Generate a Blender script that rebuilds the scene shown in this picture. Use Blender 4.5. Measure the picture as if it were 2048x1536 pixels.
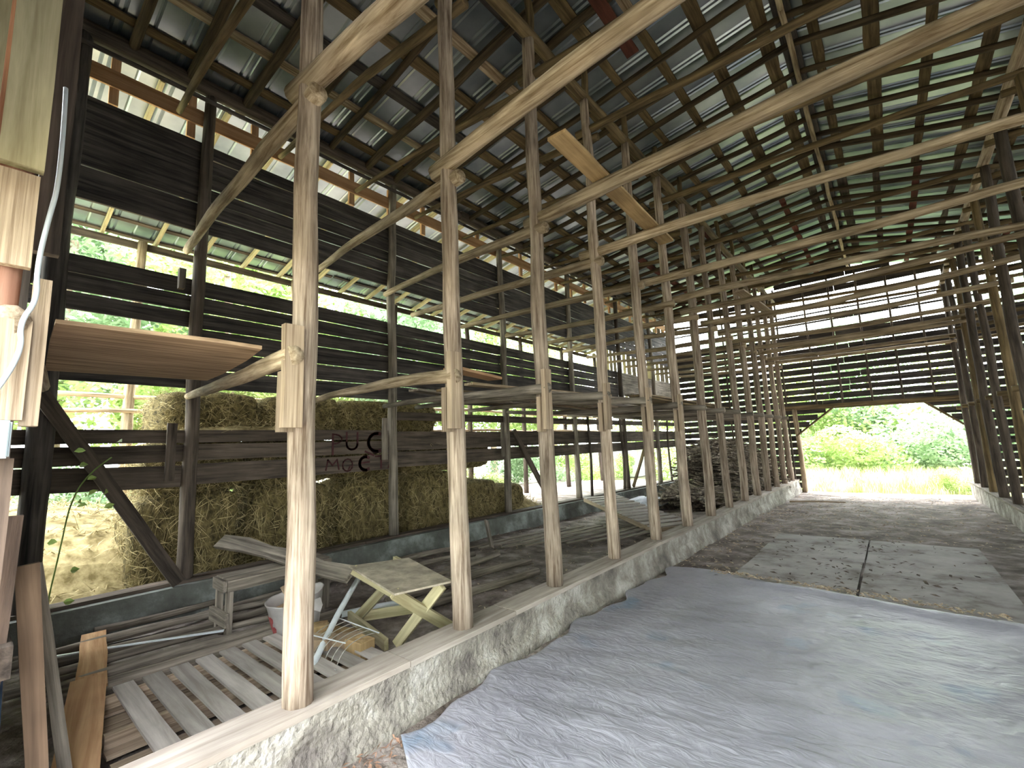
import bpy, bmesh, math, random
from mathutils import Vector, Matrix, noise
random.seed(7)
for o in list(bpy.data.objects): bpy.data.objects.remove(o)
SC = bpy.context.scene
COL = SC.collection
# ------------------------------------------------------------------ camera
cam = bpy.data.cameras.new('camera'); cam.sensor_width = 36; cam.lens = 15.824; cam.clip_start = .02; cam.clip_end = 300
CAM = bpy.data.objects.new('camera', cam); COL.objects.link(CAM)
R = [[0.766, -0.119, -0.631], [0.641, 0.080, 0.763], [-0.040, -0.990, 0.137]]
ax = Vector([r[0] for r in R]).normalized(); fw = Vector([r[2] for r in R]); fw = (fw - ax*fw.dot(ax)).normalized()
up = ax.cross(fw)
CAM.matrix_world = Matrix(((ax.x, up.x, -fw.x, 0), (ax.y, up.y, -fw.y, 0), (ax.z, up.z, -fw.z, 1.65), (0, 0, 0, 1)))
SC.camera = CAM
# ------------------------------------------------------------------ sky and exposure
W = bpy.data.worlds.new('overcast_sky'); SC.world = W; W.use_nodes = True
nt = W.node_tree; nt.nodes.clear()
wo = nt.nodes.new('ShaderNodeOutputWorld'); bg = nt.nodes.new('ShaderNodeBackground')
tc = nt.nodes.new('ShaderNodeTexCoord'); sep = nt.nodes.new('ShaderNodeSeparateXYZ'); rmp = nt.nodes.new('ShaderNodeValToRGB')
rmp.color_ramp.elements[0].position = 0.0; rmp.color_ramp.elements[0].color = (.80, .88, .86, 1)
rmp.color_ramp.elements[1].position = .6; rmp.color_ramp.elements[1].color = (.90, .94, 1, 1)
nt.links.new(tc.outputs['Generated'], sep.inputs[0]); nt.links.new(sep.outputs['Z'], rmp.inputs[0])
nt.links.new(rmp.outputs[0], bg.inputs[0]); bg.inputs[1].default_value = 5.0; nt.links.new(bg.outputs[0], wo.inputs[0])
added_sun = bpy.data.lights.new('added_sun', 'SUN'); added_sun.energy = 7.0; added_sun.angle = math.radians(20); added_sun.color = (1, .96, .88)  # soft overhead lamp added under the overcast to brighten grass and ground
SUN = bpy.data.objects.new('added_sun', added_sun); COL.objects.link(SUN); SUN.rotation_euler = (math.radians(-12), math.radians(-14), 0)
SC.view_settings.view_transform = 'Standard'; SC.view_settings.look = 'None'
SC.view_settings.gamma = 1; SC.view_settings.use_curve_mapping = False
SC.view_settings.exposure = 2.25

# ------------------------------------------------------------------ materials
MATS = {}
def newmat(name):
    m = bpy.data.materials.new(name); m.use_nodes = True; MATS[name] = m
    return m, m.node_tree, m.node_tree.nodes['Principled BSDF']
def wood(name, dark, light, sz=(22, 22, 1.3), rough=.85, bump=.35, split=.5, tint=.25, stain=None):
    m, nt, b = newmat(name); L = nt.links.new
    tc = nt.nodes.new('ShaderNodeTexCoord'); oi = nt.nodes.new('ShaderNodeObjectInfo')
    add = nt.nodes.new('ShaderNodeVectorMath'); add.operation = 'ADD'
    cmb = nt.nodes.new('ShaderNodeCombineXYZ'); mul = nt.nodes.new('ShaderNodeMath'); mul.operation = 'MULTIPLY'; mul.inputs[1].default_value = 37
    L(oi.outputs['Random'], mul.inputs[0]); L(mul.outputs[0], cmb.inputs[0]); L(mul.outputs[0], cmb.inputs[2])
    L(tc.outputs['Object'], add.inputs[0]); L(cmb.outputs[0], add.inputs[1])
    mp = nt.nodes.new('ShaderNodeMapping'); mp.inputs['Scale'].default_value = sz; L(add.outputs[0], mp.inputs[0])
    n = nt.nodes.new('ShaderNodeTexNoise'); n.inputs['Scale'].default_value = 1; n.inputs['Detail'].default_value = 5; n.inputs['Roughness'].default_value = .65
    n.inputs['Distortion'].default_value = .4
    L(mp.outputs[0], n.inputs['Vector'])
    r = nt.nodes.new('ShaderNodeValToRGB'); r.color_ramp.elements[0].position = .34; r.color_ramp.elements[1].position = .66
    r.color_ramp.elements[0].color = (*dark, 1); r.color_ramp.elements[1].color = (*light, 1); L(n.outputs[0], r.inputs[0])
    n2 = nt.nodes.new('ShaderNodeTexNoise'); n2.inputs['Scale'].default_value = 2.3; n2.inputs['Detail'].default_value = 3; L(add.outputs[0], n2.inputs['Vector'])
    hs = nt.nodes.new('ShaderNodeHueSaturation'); L(r.outputs[0], hs.inputs['Color'])
    mr = nt.nodes.new('ShaderNodeMapRange'); mr.inputs[1].default_value = .3; mr.inputs[2].default_value = .7; mr.inputs[3].default_value = 1-tint; mr.inputs[4].default_value = 1+tint
    L(n2.outputs[0], mr.inputs[0])
    mr2 = nt.nodes.new('ShaderNodeMapRange'); mr2.inputs[3].default_value = .8; mr2.inputs[4].default_value = 1.2; L(oi.outputs['Random'], mr2.inputs[0])
    mm = nt.nodes.new('ShaderNodeMath'); mm.operation = 'MULTIPLY'; L(mr.outputs[0], mm.inputs[0]); L(mr2.outputs[0], mm.inputs[1]); L(mm.outputs[0], hs.inputs['Value'])
    outc = hs.outputs[0]
    if stain:
        n3 = nt.nodes.new('ShaderNodeTexNoise'); n3.inputs['Scale'].default_value = 1.1; n3.inputs['Detail'].default_value = 4; L(add.outputs[0], n3.inputs['Vector'])
        r3 = nt.nodes.new('ShaderNodeValToRGB'); r3.color_ramp.elements[0].position = .48; r3.color_ramp.elements[1].position = .62; L(n3.outputs[0], r3.inputs[0])
        mx = nt.nodes.new('ShaderNodeMixRGB'); L(r3.outputs[0], mx.inputs[0]); L(outc, mx.inputs[1]); mx.inputs[2].default_value = (*stain, 1)
        outc = mx.outputs[0]
    L(outc, b.inputs['Base Color']); b.inputs['Roughness'].default_value = rough; b.inputs['Specular IOR Level'].default_value = .25
    bp = nt.nodes.new('ShaderNodeBump'); bp.inputs['Strength'].default_value = bump; bp.inputs['Distance'].default_value = .01; L(n.outputs[0], bp.inputs['Height']); L(bp.outputs[0], b.inputs['Normal'])
    return m
def rough_mat(name, c1, c2, scale=3, detail=8, rough=.9, bump=.5, dist=.02, metal=0, c3=None, pos=(.35, .65), bscale=None, spec=.3):
    m, nt, b = newmat(name); L = nt.links.new
    tc = nt.nodes.new('ShaderNodeTexCoord')
    n = nt.nodes.new('ShaderNodeTexNoise'); n.inputs['Scale'].default_value = scale; n.inputs['Detail'].default_value = detail; n.inputs['Roughness'].default_value = .65
    L(tc.outputs['Object'], n.inputs['Vector'])
    r = nt.nodes.new('ShaderNodeValToRGB'); r.color_ramp.elements[0].position = pos[0]; r.color_ramp.elements[1].position = pos[1]
    r.color_ramp.elements[0].color = (*c1, 1); r.color_ramp.elements[1].color = (*c2, 1)
    if c3:
        e = r.color_ramp.elements.new(.5*(pos[0]+pos[1])); e.color = (*c3, 1)
    L(n.outputs[0], r.inputs[0]); L(r.outputs[0], b.inputs['Base Color'])
    b.inputs['Roughness'].default_value = rough; b.inputs['Metallic'].default_value = metal; b.inputs['Specular IOR Level'].default_value = spec
    nb = nt.nodes.new('ShaderNodeTexNoise'); nb.inputs['Scale'].default_value = bscale or scale*4; nb.inputs['Detail'].default_value = 8; L(tc.outputs['Object'], nb.inputs['Vector'])
    bp = nt.nodes.new('ShaderNodeBump'); bp.inputs['Strength'].default_value = bump; bp.inputs['Distance'].default_value = dist; L(nb.outputs[0], bp.inputs['Height']); L(bp.outputs[0], b.inputs['Normal'])
    return m
M_POST = wood('peeled_log', (.12, .08, .055), (.47, .375, .30), (32, 32, 1.7), tint=.25, bump=.7)
M_POLE = wood('tier_pole_wood', (.15, .10, .055), (.48, .38, .27), (30, 30, 1.3), tint=.3, bump=.6)
M_GREY = wood('weathered_grey_wood', (.09, .075, .06), (.33, .28, .23), (26, 26, 1.2), bump=.6)
M_DARK = wood('dark_barn_board', (.02, .018, .018), (.105, .088, .08), (20, 20, 1.0), tint=.3)
M_STICK = rough_mat('stick_wood', (.05, .04, .03), (.40, .34, .27), 9, 6, bump=.2, c3=(.16, .13, .10))
M_DPOST = wood('dark_log', (.035, .027, .022), (.13, .10, .08), (20, 20, 1.2))
M_RAFT = wood('rafter_wood', (.06, .042, .024), (.22, .155, .08), (20, 20, 1.2))
M_RAFT2 = wood('dark_rafter', (.025, .018, .012), (.12, .085, .05), (20, 20, 1.2))
M_BROWNP = wood('brown_pine', (.08, .05, .032), (.20, .13, .085), (14, 14, .8), bump=.15)
M_TAN = wood('tan_plank', (.26, .165, .08), (.52, .36, .19), (14, 14, .7), bump=.15)
M_TTOP = wood('tan_table_top', (.25, .21, .165), (.44, .375, .30), (9, 9, 9), bump=.1)
M_PANEL = wood('brown_panel', (.05, .035, .028), (.13, .09, .07), (14, 14, 1))
M_RED = wood('red_painted_board', (.06, .02, .015), (.17, .055, .04), (10, 10, 1))
M_ORANGE = wood('new_pine', (.33, .17, .08), (.56, .35, .20), (14, 14, .7), bump=.15, tint=.15)
M_TREAT = wood('treated_lumber', (.30, .25, .14), (.60, .53, .34), (16, 16, .8), bump=.2, tint=.15)
M_SAWN = wood('sawn_oak', (.20, .14, .095), (.44, .34, .25), (60, 60, 1.2), bump=.3, tint=.18)
M_SILL = wood('dusty_sill', (.25, .205, .175), (.46, .40, .355), (14, 14, 1), bump=.3, tint=.15)
M_PLY = wood('plywood_shelf', (.17, .105, .06), (.50, .35, .23), (34, 1.4, 34), bump=.15, tint=.15)
M_PALLET = wood('pallet_wood', (.27, .235, .215), (.47, .425, .395), (14, 14, 1), bump=.2, tint=.12)
M_REDBARK = wood('reddish_post', (.20, .085, .06), (.42, .23, .17), (16, 16, 1))
M_DIRT = rough_mat('barn_dirt', (.085, .065, .055), (.40, .345, .32), 2.6, 14, bump=1, dist=.04, bscale=14, c3=(.20, .165, .145))
M_GROUND = rough_mat('outside_ground', (.11, .11, .05), (.34, .31, .22), 1.3, 10, bump=.6)
M_CONC = rough_mat('rough_concrete', (.14, .12, .11), (.52, .485, .455), 3.0, 12, bump=1, dist=.03, bscale=26, c3=(.29, .26, .225))
M_CONC2 = rough_mat('painted_block', (.09, .09, .08), (.34, .37, .35), 1.6, 10, bump=.6, dist=.02, bscale=15, c3=(.15, .155, .14))
M_STRAW = rough_mat('straw', (.045, .035, .013), (.26, .20, .085), 14, 8, bump=1, dist=.05, bscale=60)
M_STRAND = rough_mat('straw_strand', (.16, .12, .045), (.52, .42, .22), 6, 4, bump=0)
M_LITTER = rough_mat('dry_litter', (.28, .19, .12), (.68, .58, .45), 30, 3, bump=.1)
M_PVC = rough_mat('white_pipe', (.55, .58, .62), (.75, .78, .80), 5, 4, rough=.4, bump=.1)
M_STEEL = rough_mat('wire_steel', (.35, .33, .30), (.6, .57, .52), 20, 3, rough=.45, bump=.1, metal=.6)
M_BOX = rough_mat('grey_box', (.42, .50, .55), (.50, .58, .62), 5, 3, rough=.45, bump=.05)
M_CABLE = rough_mat('grey_cable', (.48, .52, .58), (.60, .64, .70), 5, 3, rough=.5, bump=.05)
M_BUCKET = rough_mat('bucket_plastic', (.36, .33, .32), (.50, .46, .45), 4, 6, rough=.6, bump=.15)
M_BUCKIN = rough_mat('bucket_inside', (.40, .26, .15), (.60, .42, .27), 4, 6, rough=.7, bump=.15)
M_REDPAINT = rough_mat('faded_red_paint', (.28, .05, .05), (.45, .12, .12), 30, 6, bump=.1)
M_DREDPAINT = rough_mat('dark_red_paint', (.045, .014, .016), (.085, .03, .032), 20, 6, bump=.1)
M_RLEAF = rough_mat('brown_leaf', (.14, .08, .05), (.34, .20, .14), 30, 3, bump=.1)
M_CARD = rough_mat('tan_cardboard', (.30, .21, .14), (.44, .33, .23), 5, 5, bump=.2)
M_TIN = rough_mat('grey_tin', (.30, .33, .35), (.55, .58, .60), 3, 6, rough=.5, bump=.2, metal=.3)
M_WHITE = rough_mat('white_siding', (.70, .70, .70), (.85, .85, .86), 3, 3, bump=.1)
M_BARK = rough_mat('tree_bark', (.12, .08, .055), (.32, .24, .18), 6, 6, bump=.7)
M_BLUE = rough_mat('dark_blue_board', (.012, .02, .04), (.03, .05, .09), 4, 4, bump=.1)
def leafmat(name, c1, c2, trans=.5):
    m, nt, b = newmat(name); L = nt.links.new
    tc = nt.nodes.new('ShaderNodeTexCoord'); n = nt.nodes.new('ShaderNodeTexNoise'); n.inputs['Scale'].default_value = 1.6; n.inputs['Detail'].default_value = 6
    L(tc.outputs['Object'], n.inputs['Vector'])
    r = nt.nodes.new('ShaderNodeValToRGB'); r.color_ramp.elements[0].position = .35; r.color_ramp.elements[1].position = .65
    r.color_ramp.elements[0].color = (*c1, 1); r.color_ramp.elements[1].color = (*c2, 1); L(n.outputs[0], r.inputs[0]); L(r.outputs[0], b.inputs['Base Color'])
    b.inputs['Roughness'].default_value = .55
    t = nt.nodes.new('ShaderNodeBsdfTranslucent'); L(r.outputs[0], t.inputs[0]); mx = nt.nodes.new('ShaderNodeMixShader'); mx.inputs[0].default_value = trans
    L(b.outputs[0], mx.inputs[1]); L(t.outputs[0], mx.inputs[2]); L(mx.outputs[0], nt.nodes['Material Output'].inputs[0])
    return m
M_LEAF = leafmat('broad_leaf', (.18, .28, .06), (.50, .61, .26))
M_LEAF2 = leafmat('cool_leaf', (.17, .27, .13), (.44, .57, .36))
M_GRASS = leafmat('dry_grass', (.22, .32, .08), (.62, .64, .36))
# galvanised roofing
m, nt, b = newmat('galvanised_roofing'); M_ROOF = m; L = nt.links.new
tc = nt.nodes.new('ShaderNodeTexCoord'); n = nt.nodes.new('ShaderNodeTexNoise'); n.inputs['Scale'].default_value = 1.4; n.inputs['Detail'].default_value = 8; L(tc.outputs['Object'], n.inputs['Vector'])
r = nt.nodes.new('ShaderNodeValToRGB'); r.color_ramp.elements[0].position = .3; r.color_ramp.elements[1].position = .7
r.color_ramp.elements[0].color = (.20, .24, .28, 1); r.color_ramp.elements[1].color = (.46, .51, .56, 1); L(n.outputs[0], r.inputs[0]); L(r.outputs[0], b.inputs['Base Color'])
b.inputs['Metallic'].default_value = .85; b.inputs['Roughness'].default_value = .33
# plastic sheet
m, nt, b = newmat('dusty_clear_plastic'); M_TARP = m; L = nt.links.new
tc = nt.nodes.new('ShaderNodeTexCoord'); n = nt.nodes.new('ShaderNodeTexNoise'); n.inputs['Scale'].default_value = 1.1; n.inputs['Detail'].default_value = 9; n.inputs['Roughness'].default_value = .62; L(tc.outputs['Object'], n.inputs['Vector'])
r = nt.nodes.new('ShaderNodeValToRGB'); r.color_ramp.elements[0].position = .3; r.color_ramp.elements[1].position = .72
r.color_ramp.elements[0].color = (.215, .21, .245, 1); r.color_ramp.elements[1].color = (.405, .395, .45, 1); L(n.outputs[0], r.inputs[0])
v = nt.nodes.new('ShaderNodeTexNoise'); v.inputs['Scale'].default_value = 1.9; v.inputs['Detail'].default_value = 4; L(tc.outputs['Object'], v.inputs['Vector'])
r2 = nt.nodes.new('ShaderNodeValToRGB'); r2.color_ramp.elements[0].position = .60; r2.color_ramp.elements[1].position = .72; L(v.outputs[0], r2.inputs[0])
mx = nt.nodes.new('ShaderNodeMixRGB'); L(r2.outputs[0], mx.inputs[0]); L(r.outputs[0], mx.inputs[1]); mx.inputs[2].default_value = (.17, .23, .32, 1); L(mx.outputs[0], b.inputs['Base Color'])
b.inputs['Roughness'].default_value = .38; b.inputs['Specular IOR Level'].default_value = .6
nb = nt.nodes.new('ShaderNodeTexNoise'); nb.inputs['Scale'].default_value = 8; nb.inputs['Detail'].default_value = 9; nb.inputs['Distortion'].default_value = 1.8; mpp = nt.nodes.new('ShaderNodeMapping'); mpp.inputs['Scale'].default_value = (.6, 1.6, 1)
mpp.inputs['Rotation'].default_value = (0, 0, .5)
L(tc.outputs['Object'], mpp.inputs[0]); L(mpp.outputs[0], nb.inputs['Vector'])
bp = nt.nodes.new('ShaderNodeBump'); bp.inputs['Strength'].default_value = .7; bp.inputs['Distance'].default_value = .02; L(nb.outputs[0], bp.inputs['Height']); L(bp.outputs[0], b.inputs['Normal'])
M_PLYF = rough_mat('dusty_floor_plywood', (.19, .165, .145), (.47, .445, .43), 1.7, 12, bump=.3, dist=.01, c3=(.38, .355, .34), pos=(.36, .62))

# ------------------------------------------------------------------ helpers
ORD = ['first', 'second', 'third', 'fourth', 'fifth', 'sixth', 'seventh', 'eighth', 'ninth', 'tenth', 'eleventh', 'twelfth', 'thirteenth', 'fourteenth', 'fifteenth', 'sixteenth', 'seventeenth', 'eighteenth', 'nineteenth', 'twentieth',
       'twenty-first', 'twenty-second', 'twenty-third', 'twenty-fourth', 'twenty-fifth', 'twenty-sixth', 'twenty-seventh', 'twenty-eighth', 'twenty-ninth', 'thirtieth', 'thirty-first', 'thirty-second', 'thirty-third']
def tag(o, label=None, cat=None, group=None, kind=None):
    if label: o['label'] = label
    if cat: o['category'] = cat
    if group: o['group'] = group
    if kind: o['kind'] = kind
    return o
def link(name, me, mat, parent=None, mw=None, smooth=False):
    o = bpy.data.objects.new(name, me); COL.objects.link(o)
    if mat is not None and not me.materials: me.materials.append(mat)
    if smooth:
        for p in me.polygons: p.use_smooth = True
    if parent: o.parent = parent
    if mw is not None:
        o.matrix_world = mw
        if parent: o.matrix_parent_inverse = Matrix(); o.matrix_basis = parent.matrix_basis.inverted() @ mw
    return o
def empty(name, loc=(0, 0, 0), rz=0):
    o = bpy.data.objects.new(name, None); COL.objects.link(o); o.location = loc; o.rotation_euler = (0, 0, rz); o.empty_display_size = .1
    bpy.context.view_layer.update() if False else None
    o.matrix_basis = Matrix.Translation(loc) @ Matrix.Rotation(rz, 4, 'Z')
    return o
def frame(p0, p1, upv=(0, 0, 1)):
    p0, p1 = Vector(p0), Vector(p1); z = (p1-p0); ln = z.length; z.normalize(); u = Vector(upv)
    if abs(z.dot(u)) > .98: u = Vector((0, 1, 0))
    x = u.cross(z).normalized(); y = z.cross(x)
    return Matrix(((x.x, y.x, z.x, p0.x), (x.y, y.y, z.y, p0.y), (x.z, y.z, z.z, p0.z), (0, 0, 0, 1))), ln
def mesh(name, vs, fs):
    me = bpy.data.meshes.new(name); me.from_pydata(vs, [], fs); me.update(); return me
def pole_mesh(ln, r0, r1, bend=.03, rings=None, n=10, wob=.08, facet=0):
    rings = rings or max(4, int(ln/.28)); s = random.random()*100; vs = []; fs = []
    bd = random.uniform(0, 2*math.pi)
    for i in range(rings+1):
        t = i/rings; z = t*ln; r = r0+(r1-r0)*t
        cx = bend*math.sin(math.pi*t)*math.cos(bd) + .012*noise.noise(Vector((s, z*.9, 0)))*min(1, 8*t*(1-t)+.2)*2
        cy = bend*math.sin(math.pi*t)*math.sin(bd) + .012*noise.noise(Vector((z*.9, s, 3)))*min(1, 8*t*(1-t)+.2)*2
        for k in range(n):
            a = 2*math.pi*k/n
            rr = r*(1+wob*noise.noise(Vector((s+math.cos(a)*1.2, math.sin(a)*1.2, z*1.6)))+wob*.5*noise.noise(Vector((s+math.cos(a)*3, math.sin(a)*3, z*5))))
            vs.append((cx+rr*math.cos(a), cy+rr*math.sin(a), z))
    for i in range(rings):
        for k in range(n): fs.append((i*n+k, i*n+(k+1) % n, (i+1)*n+(k+1) % n, (i+1)*n+k))
    fs.append(tuple(range(n-1, -1, -1))); fs.append(tuple(rings*n+k for k in range(n)))
    return mesh('pole', vs, fs)
def pole(name, p0, p1, r0, r1=None, mat=None, parent=None, bend=.03, n=10, wob=.08, rings=None):
    M, ln = frame(p0, p1); o = link(name, pole_mesh(ln, r0, r1 or r0, bend, rings, n, wob), mat, parent, M, True)
    return o
def board_mesh(ln, w, t, jag=.006, seg=None, bow=0.0, notch=0):
    # length along z, width along x, thickness along y, slightly uneven edges
    seg = seg or max(2, int(ln/.35)); s = random.random()*100; vs = []; fs = []
    for i in range(seg+1):
        f = i/seg; z = f*ln
        e0 = jag*2*noise.noise(Vector((s, z*2.1, 0))); e1 = jag*2*noise.noise(Vector((s, z*2.1, 9))); yy = bow*math.sin(math.pi*f)+jag*noise.noise(Vector((s, z, 5)))
        vs += [(-w/2+e0, -t/2+yy, z), (w/2+e1, -t/2+yy, z), (w/2+e1, t/2+yy, z), (-w/2+e0, t/2+yy, z)]
    for i in range(seg):
        a = i*4
        for k in range(4): fs.append((a+k, a+(k+1) % 4, a+4+(k+1) % 4, a+4+k))
    fs.append((3, 2, 1, 0)); a = seg*4; fs.append((a, a+1, a+2, a+3))
    return mesh('board', vs, fs)
def board(name, p0, p1, w, t, mat, parent=None, upv=(0, 0, 1), jag=.005, bow=0, seg=None):
    # frame: x axis = up x dir (width lies horizontally when upv is z); pass upv to orient the thickness (y axis)
    M, ln = frame(p0, p1, upv); o = link(name, board_mesh(ln, w, t, jag, seg, bow), mat, parent, M)
    return o
def box_mesh(x0, x1, y0, y1, z0, z1, bev=0, segs=1):
    bm = bmesh.new(); bmesh.ops.create_cube(bm, size=1)
    for v in bm.verts: v.co = Vector((x0+(v.co.x+.5)*(x1-x0), y0+(v.co.y+.5)*(y1-y0), z0+(v.co.z+.5)*(z1-z0)))
    if bev: bmesh.ops.bevel(bm, geom=list(bm.edges), offset=bev, segments=segs, affect='EDGES')
    me = bpy.data.meshes.new('box'); bm.to_mesh(me); bm.free(); return me
def ftilt(y):      # the ground falls a little towards the far door
    t = min(max((y-4)/14, 0), 1.4); return t**1.25
def fz(y): return -.23*ftilt(y)
def kz(y): return .33-.15*ftilt(y)
XA, XB, XC, XE, XD = -2.62, -6.27, 1.61, 5.25, -9.9
YE = 17.8
def ay(k): return .03+1.22*k
def roofz(x):
    if x > -.43: return 7.12-.24*(x+.43)
    if x > XB: return 7.12+.115*(x+.43)
    return 6.448+.20*(x-XB)

# ------------------------------------------------------------------ ground, floor
def grid(name, x0, x1, y0, y1, nx, ny, zf, mat, **kw):
    vs = [(x0+(x1-x0)*i/nx, y0+(y1-y0)*j/ny, 0) for j in range(ny+1) for i in range(nx+1)]
    vs = [(x, y, zf(x, y)) for x, y, _ in vs]
    fs = [(j*(nx+1)+i, j*(nx+1)+i+1, (j+1)*(nx+1)+i+1, (j+1)*(nx+1)+i) for j in range(ny) for i in range(nx)]
    return link(name, mesh(name, vs, fs), mat, smooth=True, **kw)
tag(grid('floor', -6.35, 5.3, -1.5, 18.2, 110, 190, lambda x, y: fz(y)+.035*(noise.noise(Vector((x*1.1, y*1.1, 0)))-.3)+.012*noise.noise(Vector((x*6, y*6, 0))), M_DIRT), kind='structure')
tag(grid('ground', -60, 60, -30, 90, 60, 60, lambda x, y: -.32-.01*max(0, y-18)+.15*noise.noise(Vector((x*.1, y*.1, 2)))-(.1 if y > 18 else 0)*0, M_GROUND), kind='structure')
tag(grid('ground_shed', -13, -6.2, -3, 19, 40, 100, lambda x, y: .12+fz(y)*.8+.05*noise.noise(Vector((x, y, 4))), M_DIRT), kind='structure')
# concrete kerbs
def kerb(name, xc, w, y0, y1, mat, drop=.16):
    n = 90; vs = []; fs = []
    for j in range(n+1):
        y = y0+(y1-y0)*j/n
        prof = [(-w/2, -drop), (-w/2, -.12), (-w/2, -.035), (w/2, -.035), (w/2, -.11), (w/2, -.19), (w/2+.03, -.27), (w/2+.05, -.35), (w/2+.06, -.5-drop)]
        for i, (a, zz) in enumerate(prof):
            nn = .012*noise.noise(Vector((a*5, y*3, zz*9)))+.006*noise.noise(Vector((a*5, y*11, zz*30)))
            vs.append((xc+a+(nn if i > 3 else 0), y, kz(y)+zz+(nn if i > 4 else 0)))
    m_ = 9
    for j in range(n):
        for i in range(m_-1): fs.append((j*m_+i, (j+1)*m_+i, (j+1)*m_+i+1, j*m_+i+1))
        fs.append((j*m_+m_-1, (j+1)*m_+m_-1, (j+1)*m_, j*m_))
    fs.append(tuple(range(m_))); fs.append(tuple(n*m_+i for i in range(m_-1, -1, -1)))
    return tag(link(name, mesh(name, vs, fs), mat, smooth=False), kind='structure')
kerb('trim_1', XA-.01, .26, -.6, YE, M_CONC, .6)
kerb('trim_2', XC+.04, .26, -.6, YE, M_CONC, .6)
kerb('trim_3', XB+.05, .30, -.6, YE, M_CONC2, .6)
def sill_run(nm, x, w, mat, lab, grp, cuts):
    for i, (a, b_) in enumerate(zip(cuts[:-1], cuts[1:])):
        o = board(nm, (x, a+.004, kz(a)-.017), (x, b_-.004, kz(b_)-.017), w, .036, mat, jag=.006)
        tag(o, lab % ORD[i], 'sill board', grp)
sill_run('sill_board', XA, .25, M_SILL, 'flat dusty sill board on the left aisle kerb under the log posts, %s length from the camera', 'sill boards on the left aisle kerb', (-.6, 1.9, 2.95, 6.0, 9.1, 12.0, 15.0, YE))
sill_run('sill_board', XC, .22, M_GREY, 'sill board on the right aisle kerb, %s length from the camera', 'sill boards on the right aisle kerb', (-.6, 4.0, 9.1, 13.5, YE))
sill_run('sill_beam', XB, .20, M_DPOST, 'dark sill beam on the painted outer kerb, %s length from the camera', 'sill beams on the outer kerb', (.3, 3.9, 8.0, 12.2, YE))

# ------------------------------------------------------------------ roof
def roof_sheet(name, xs, y0, y1, up_=.0):
    # ribbed sheets: pairs of crimps every 0.61 m, running down the slope
    ys = []; y = y0
    while y < y1:
        for d, h in ((0, 0), (.02, .022), (.04, 0), (.075, 0), (.095, .022), (.115, 0), (.34, 0), (.36, .012), (.38, 0)): ys.append((y+d, h))
        y += .61
    ys.append((y1, 0)); vs = []; fs = []; n = len(ys)
    for x in xs:
        for (yy, h) in ys: vs.append((x, yy, roofz(x)+h+.02+up_+.01*noise.noise(Vector((x, yy*.7, 0)))))
    for i in range(len(xs)-1):
        for j in range(n-1): fs.append((i*n+j, i*n+j+1, (i+1)*n+j+1, (i+1)*n+j))
    o = link(name, mesh(name, vs, fs), M_ROOF); md = o.modifiers.new('t', 'SOLIDIFY'); md.thickness = .004
    return tag(o, kind='structure')
roof_sheet('ceiling', [XB+.0, -5, -3.8, -2.6, -1.5, -.43], -.6, YE+.3)
roof_sheet('ceiling', [-.43, .6, 1.7, 2.9, 4.1, XE+.3], -.6, YE+.3)
roof_sheet('ceiling', [XD-.3, -9, -8, -7, XB], -.6, YE+.3)
# purlins (boards along the barn, laid on the rafters)
def purlins(xs, off, mats, lab, grp, seglens=(5.2, 11.3)):
    cuts = (-.4,) + seglens + (YE+.1,)
    for i, x in enumerate(xs):
        for s_, (a, b_) in enumerate(zip(cuts[:-1], cuts[1:])):
            sl = .115 if XB < x < -.43 else (-.24 if x > -.43 else .20)
            z = roofz(x)-off; mat = mats[(i*3+s_*5) % len(mats)]
            w = random.choice((.12, .15, .17)) if x > XB else .08
            o = board('purlin', (x+random.uniform(-.03, .03), a+random.uniform(0, .02), z), (x+random.uniform(-.03, .03), b_-random.uniform(0, .02), z), w, .024, mat, upv=(-sl, 0, 1), jag=.012)
            tag(o, lab % (ORD[i], ('near', 'middle', 'far')[s_]), 'purlin', grp)
mr_ = [M_RAFT, M_DPOST, M_RAFT, M_POLE, M_DPOST, M_RAFT, M_DARK, M_RED, M_RAFT]
purlins([XB+.35+.58*i for i in range(10)], -.003, mr_, 'roof purlin left of the ridge, %s from the plate, %s part', 'purlins left of the ridge')
purlins([-.15+.58*i for i in range(9)], -.003, mr_, 'roof purlin right of the ridge, %s down from it, %s part', 'purlins right of the ridge')
purlins([XD-.2, XD+.25, XD+.75, XD+1.2, XD+1.8, XD+2.4], -.003, [M_DPOST, M_RAFT, M_DARK], 'lean-to roof purlin, %s in from the eave, %s part', 'purlins of the lean-to', )
# rafters
for j in range(29):
    y = .22+.61*j+random.uniform(-.04, .04); rr = random.uniform(.042, .058); y2 = y+random.uniform(-.06, .06)
    o = pole('rafter', (XB-.15, y, roofz(XB)-.08), (-.40, y2, roofz(-.43)-.08), rr+.006, rr, M_RAFT2, bend=.02, n=8)
    tag(o, 'pole rafter left of the ridge, %s from the camera end' % ORD[j], 'rafter', 'rafters left of the ridge')
    o = pole('rafter', (-.46, y2, roofz(-.43)-.08), (XE+.1, y+random.uniform(-.05, .05), roofz(XE)-.075), rr, rr, M_RAFT2, bend=.02, n=8)
    tag(o, 'pole rafter right of the ridge, %s from the camera end' % ORD[j], 'rafter', 'rafters right of the ridge')
for j in range(24):
    y = .45+.74*j
    if y > YE: break
    o = board('rafter', (XD-.3, y, roofz(XD-.3)-.06), (XB-.16, y, roofz(XB-.16)-.06), .045, .10, M_TREAT, upv=(-.2, 0, 1))
    tag(o, 'sawn two-by-four rafter of the outer lean-to, %s from the camera end' % ORD[j], 'rafter', 'rafters of the lean-to')
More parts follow.
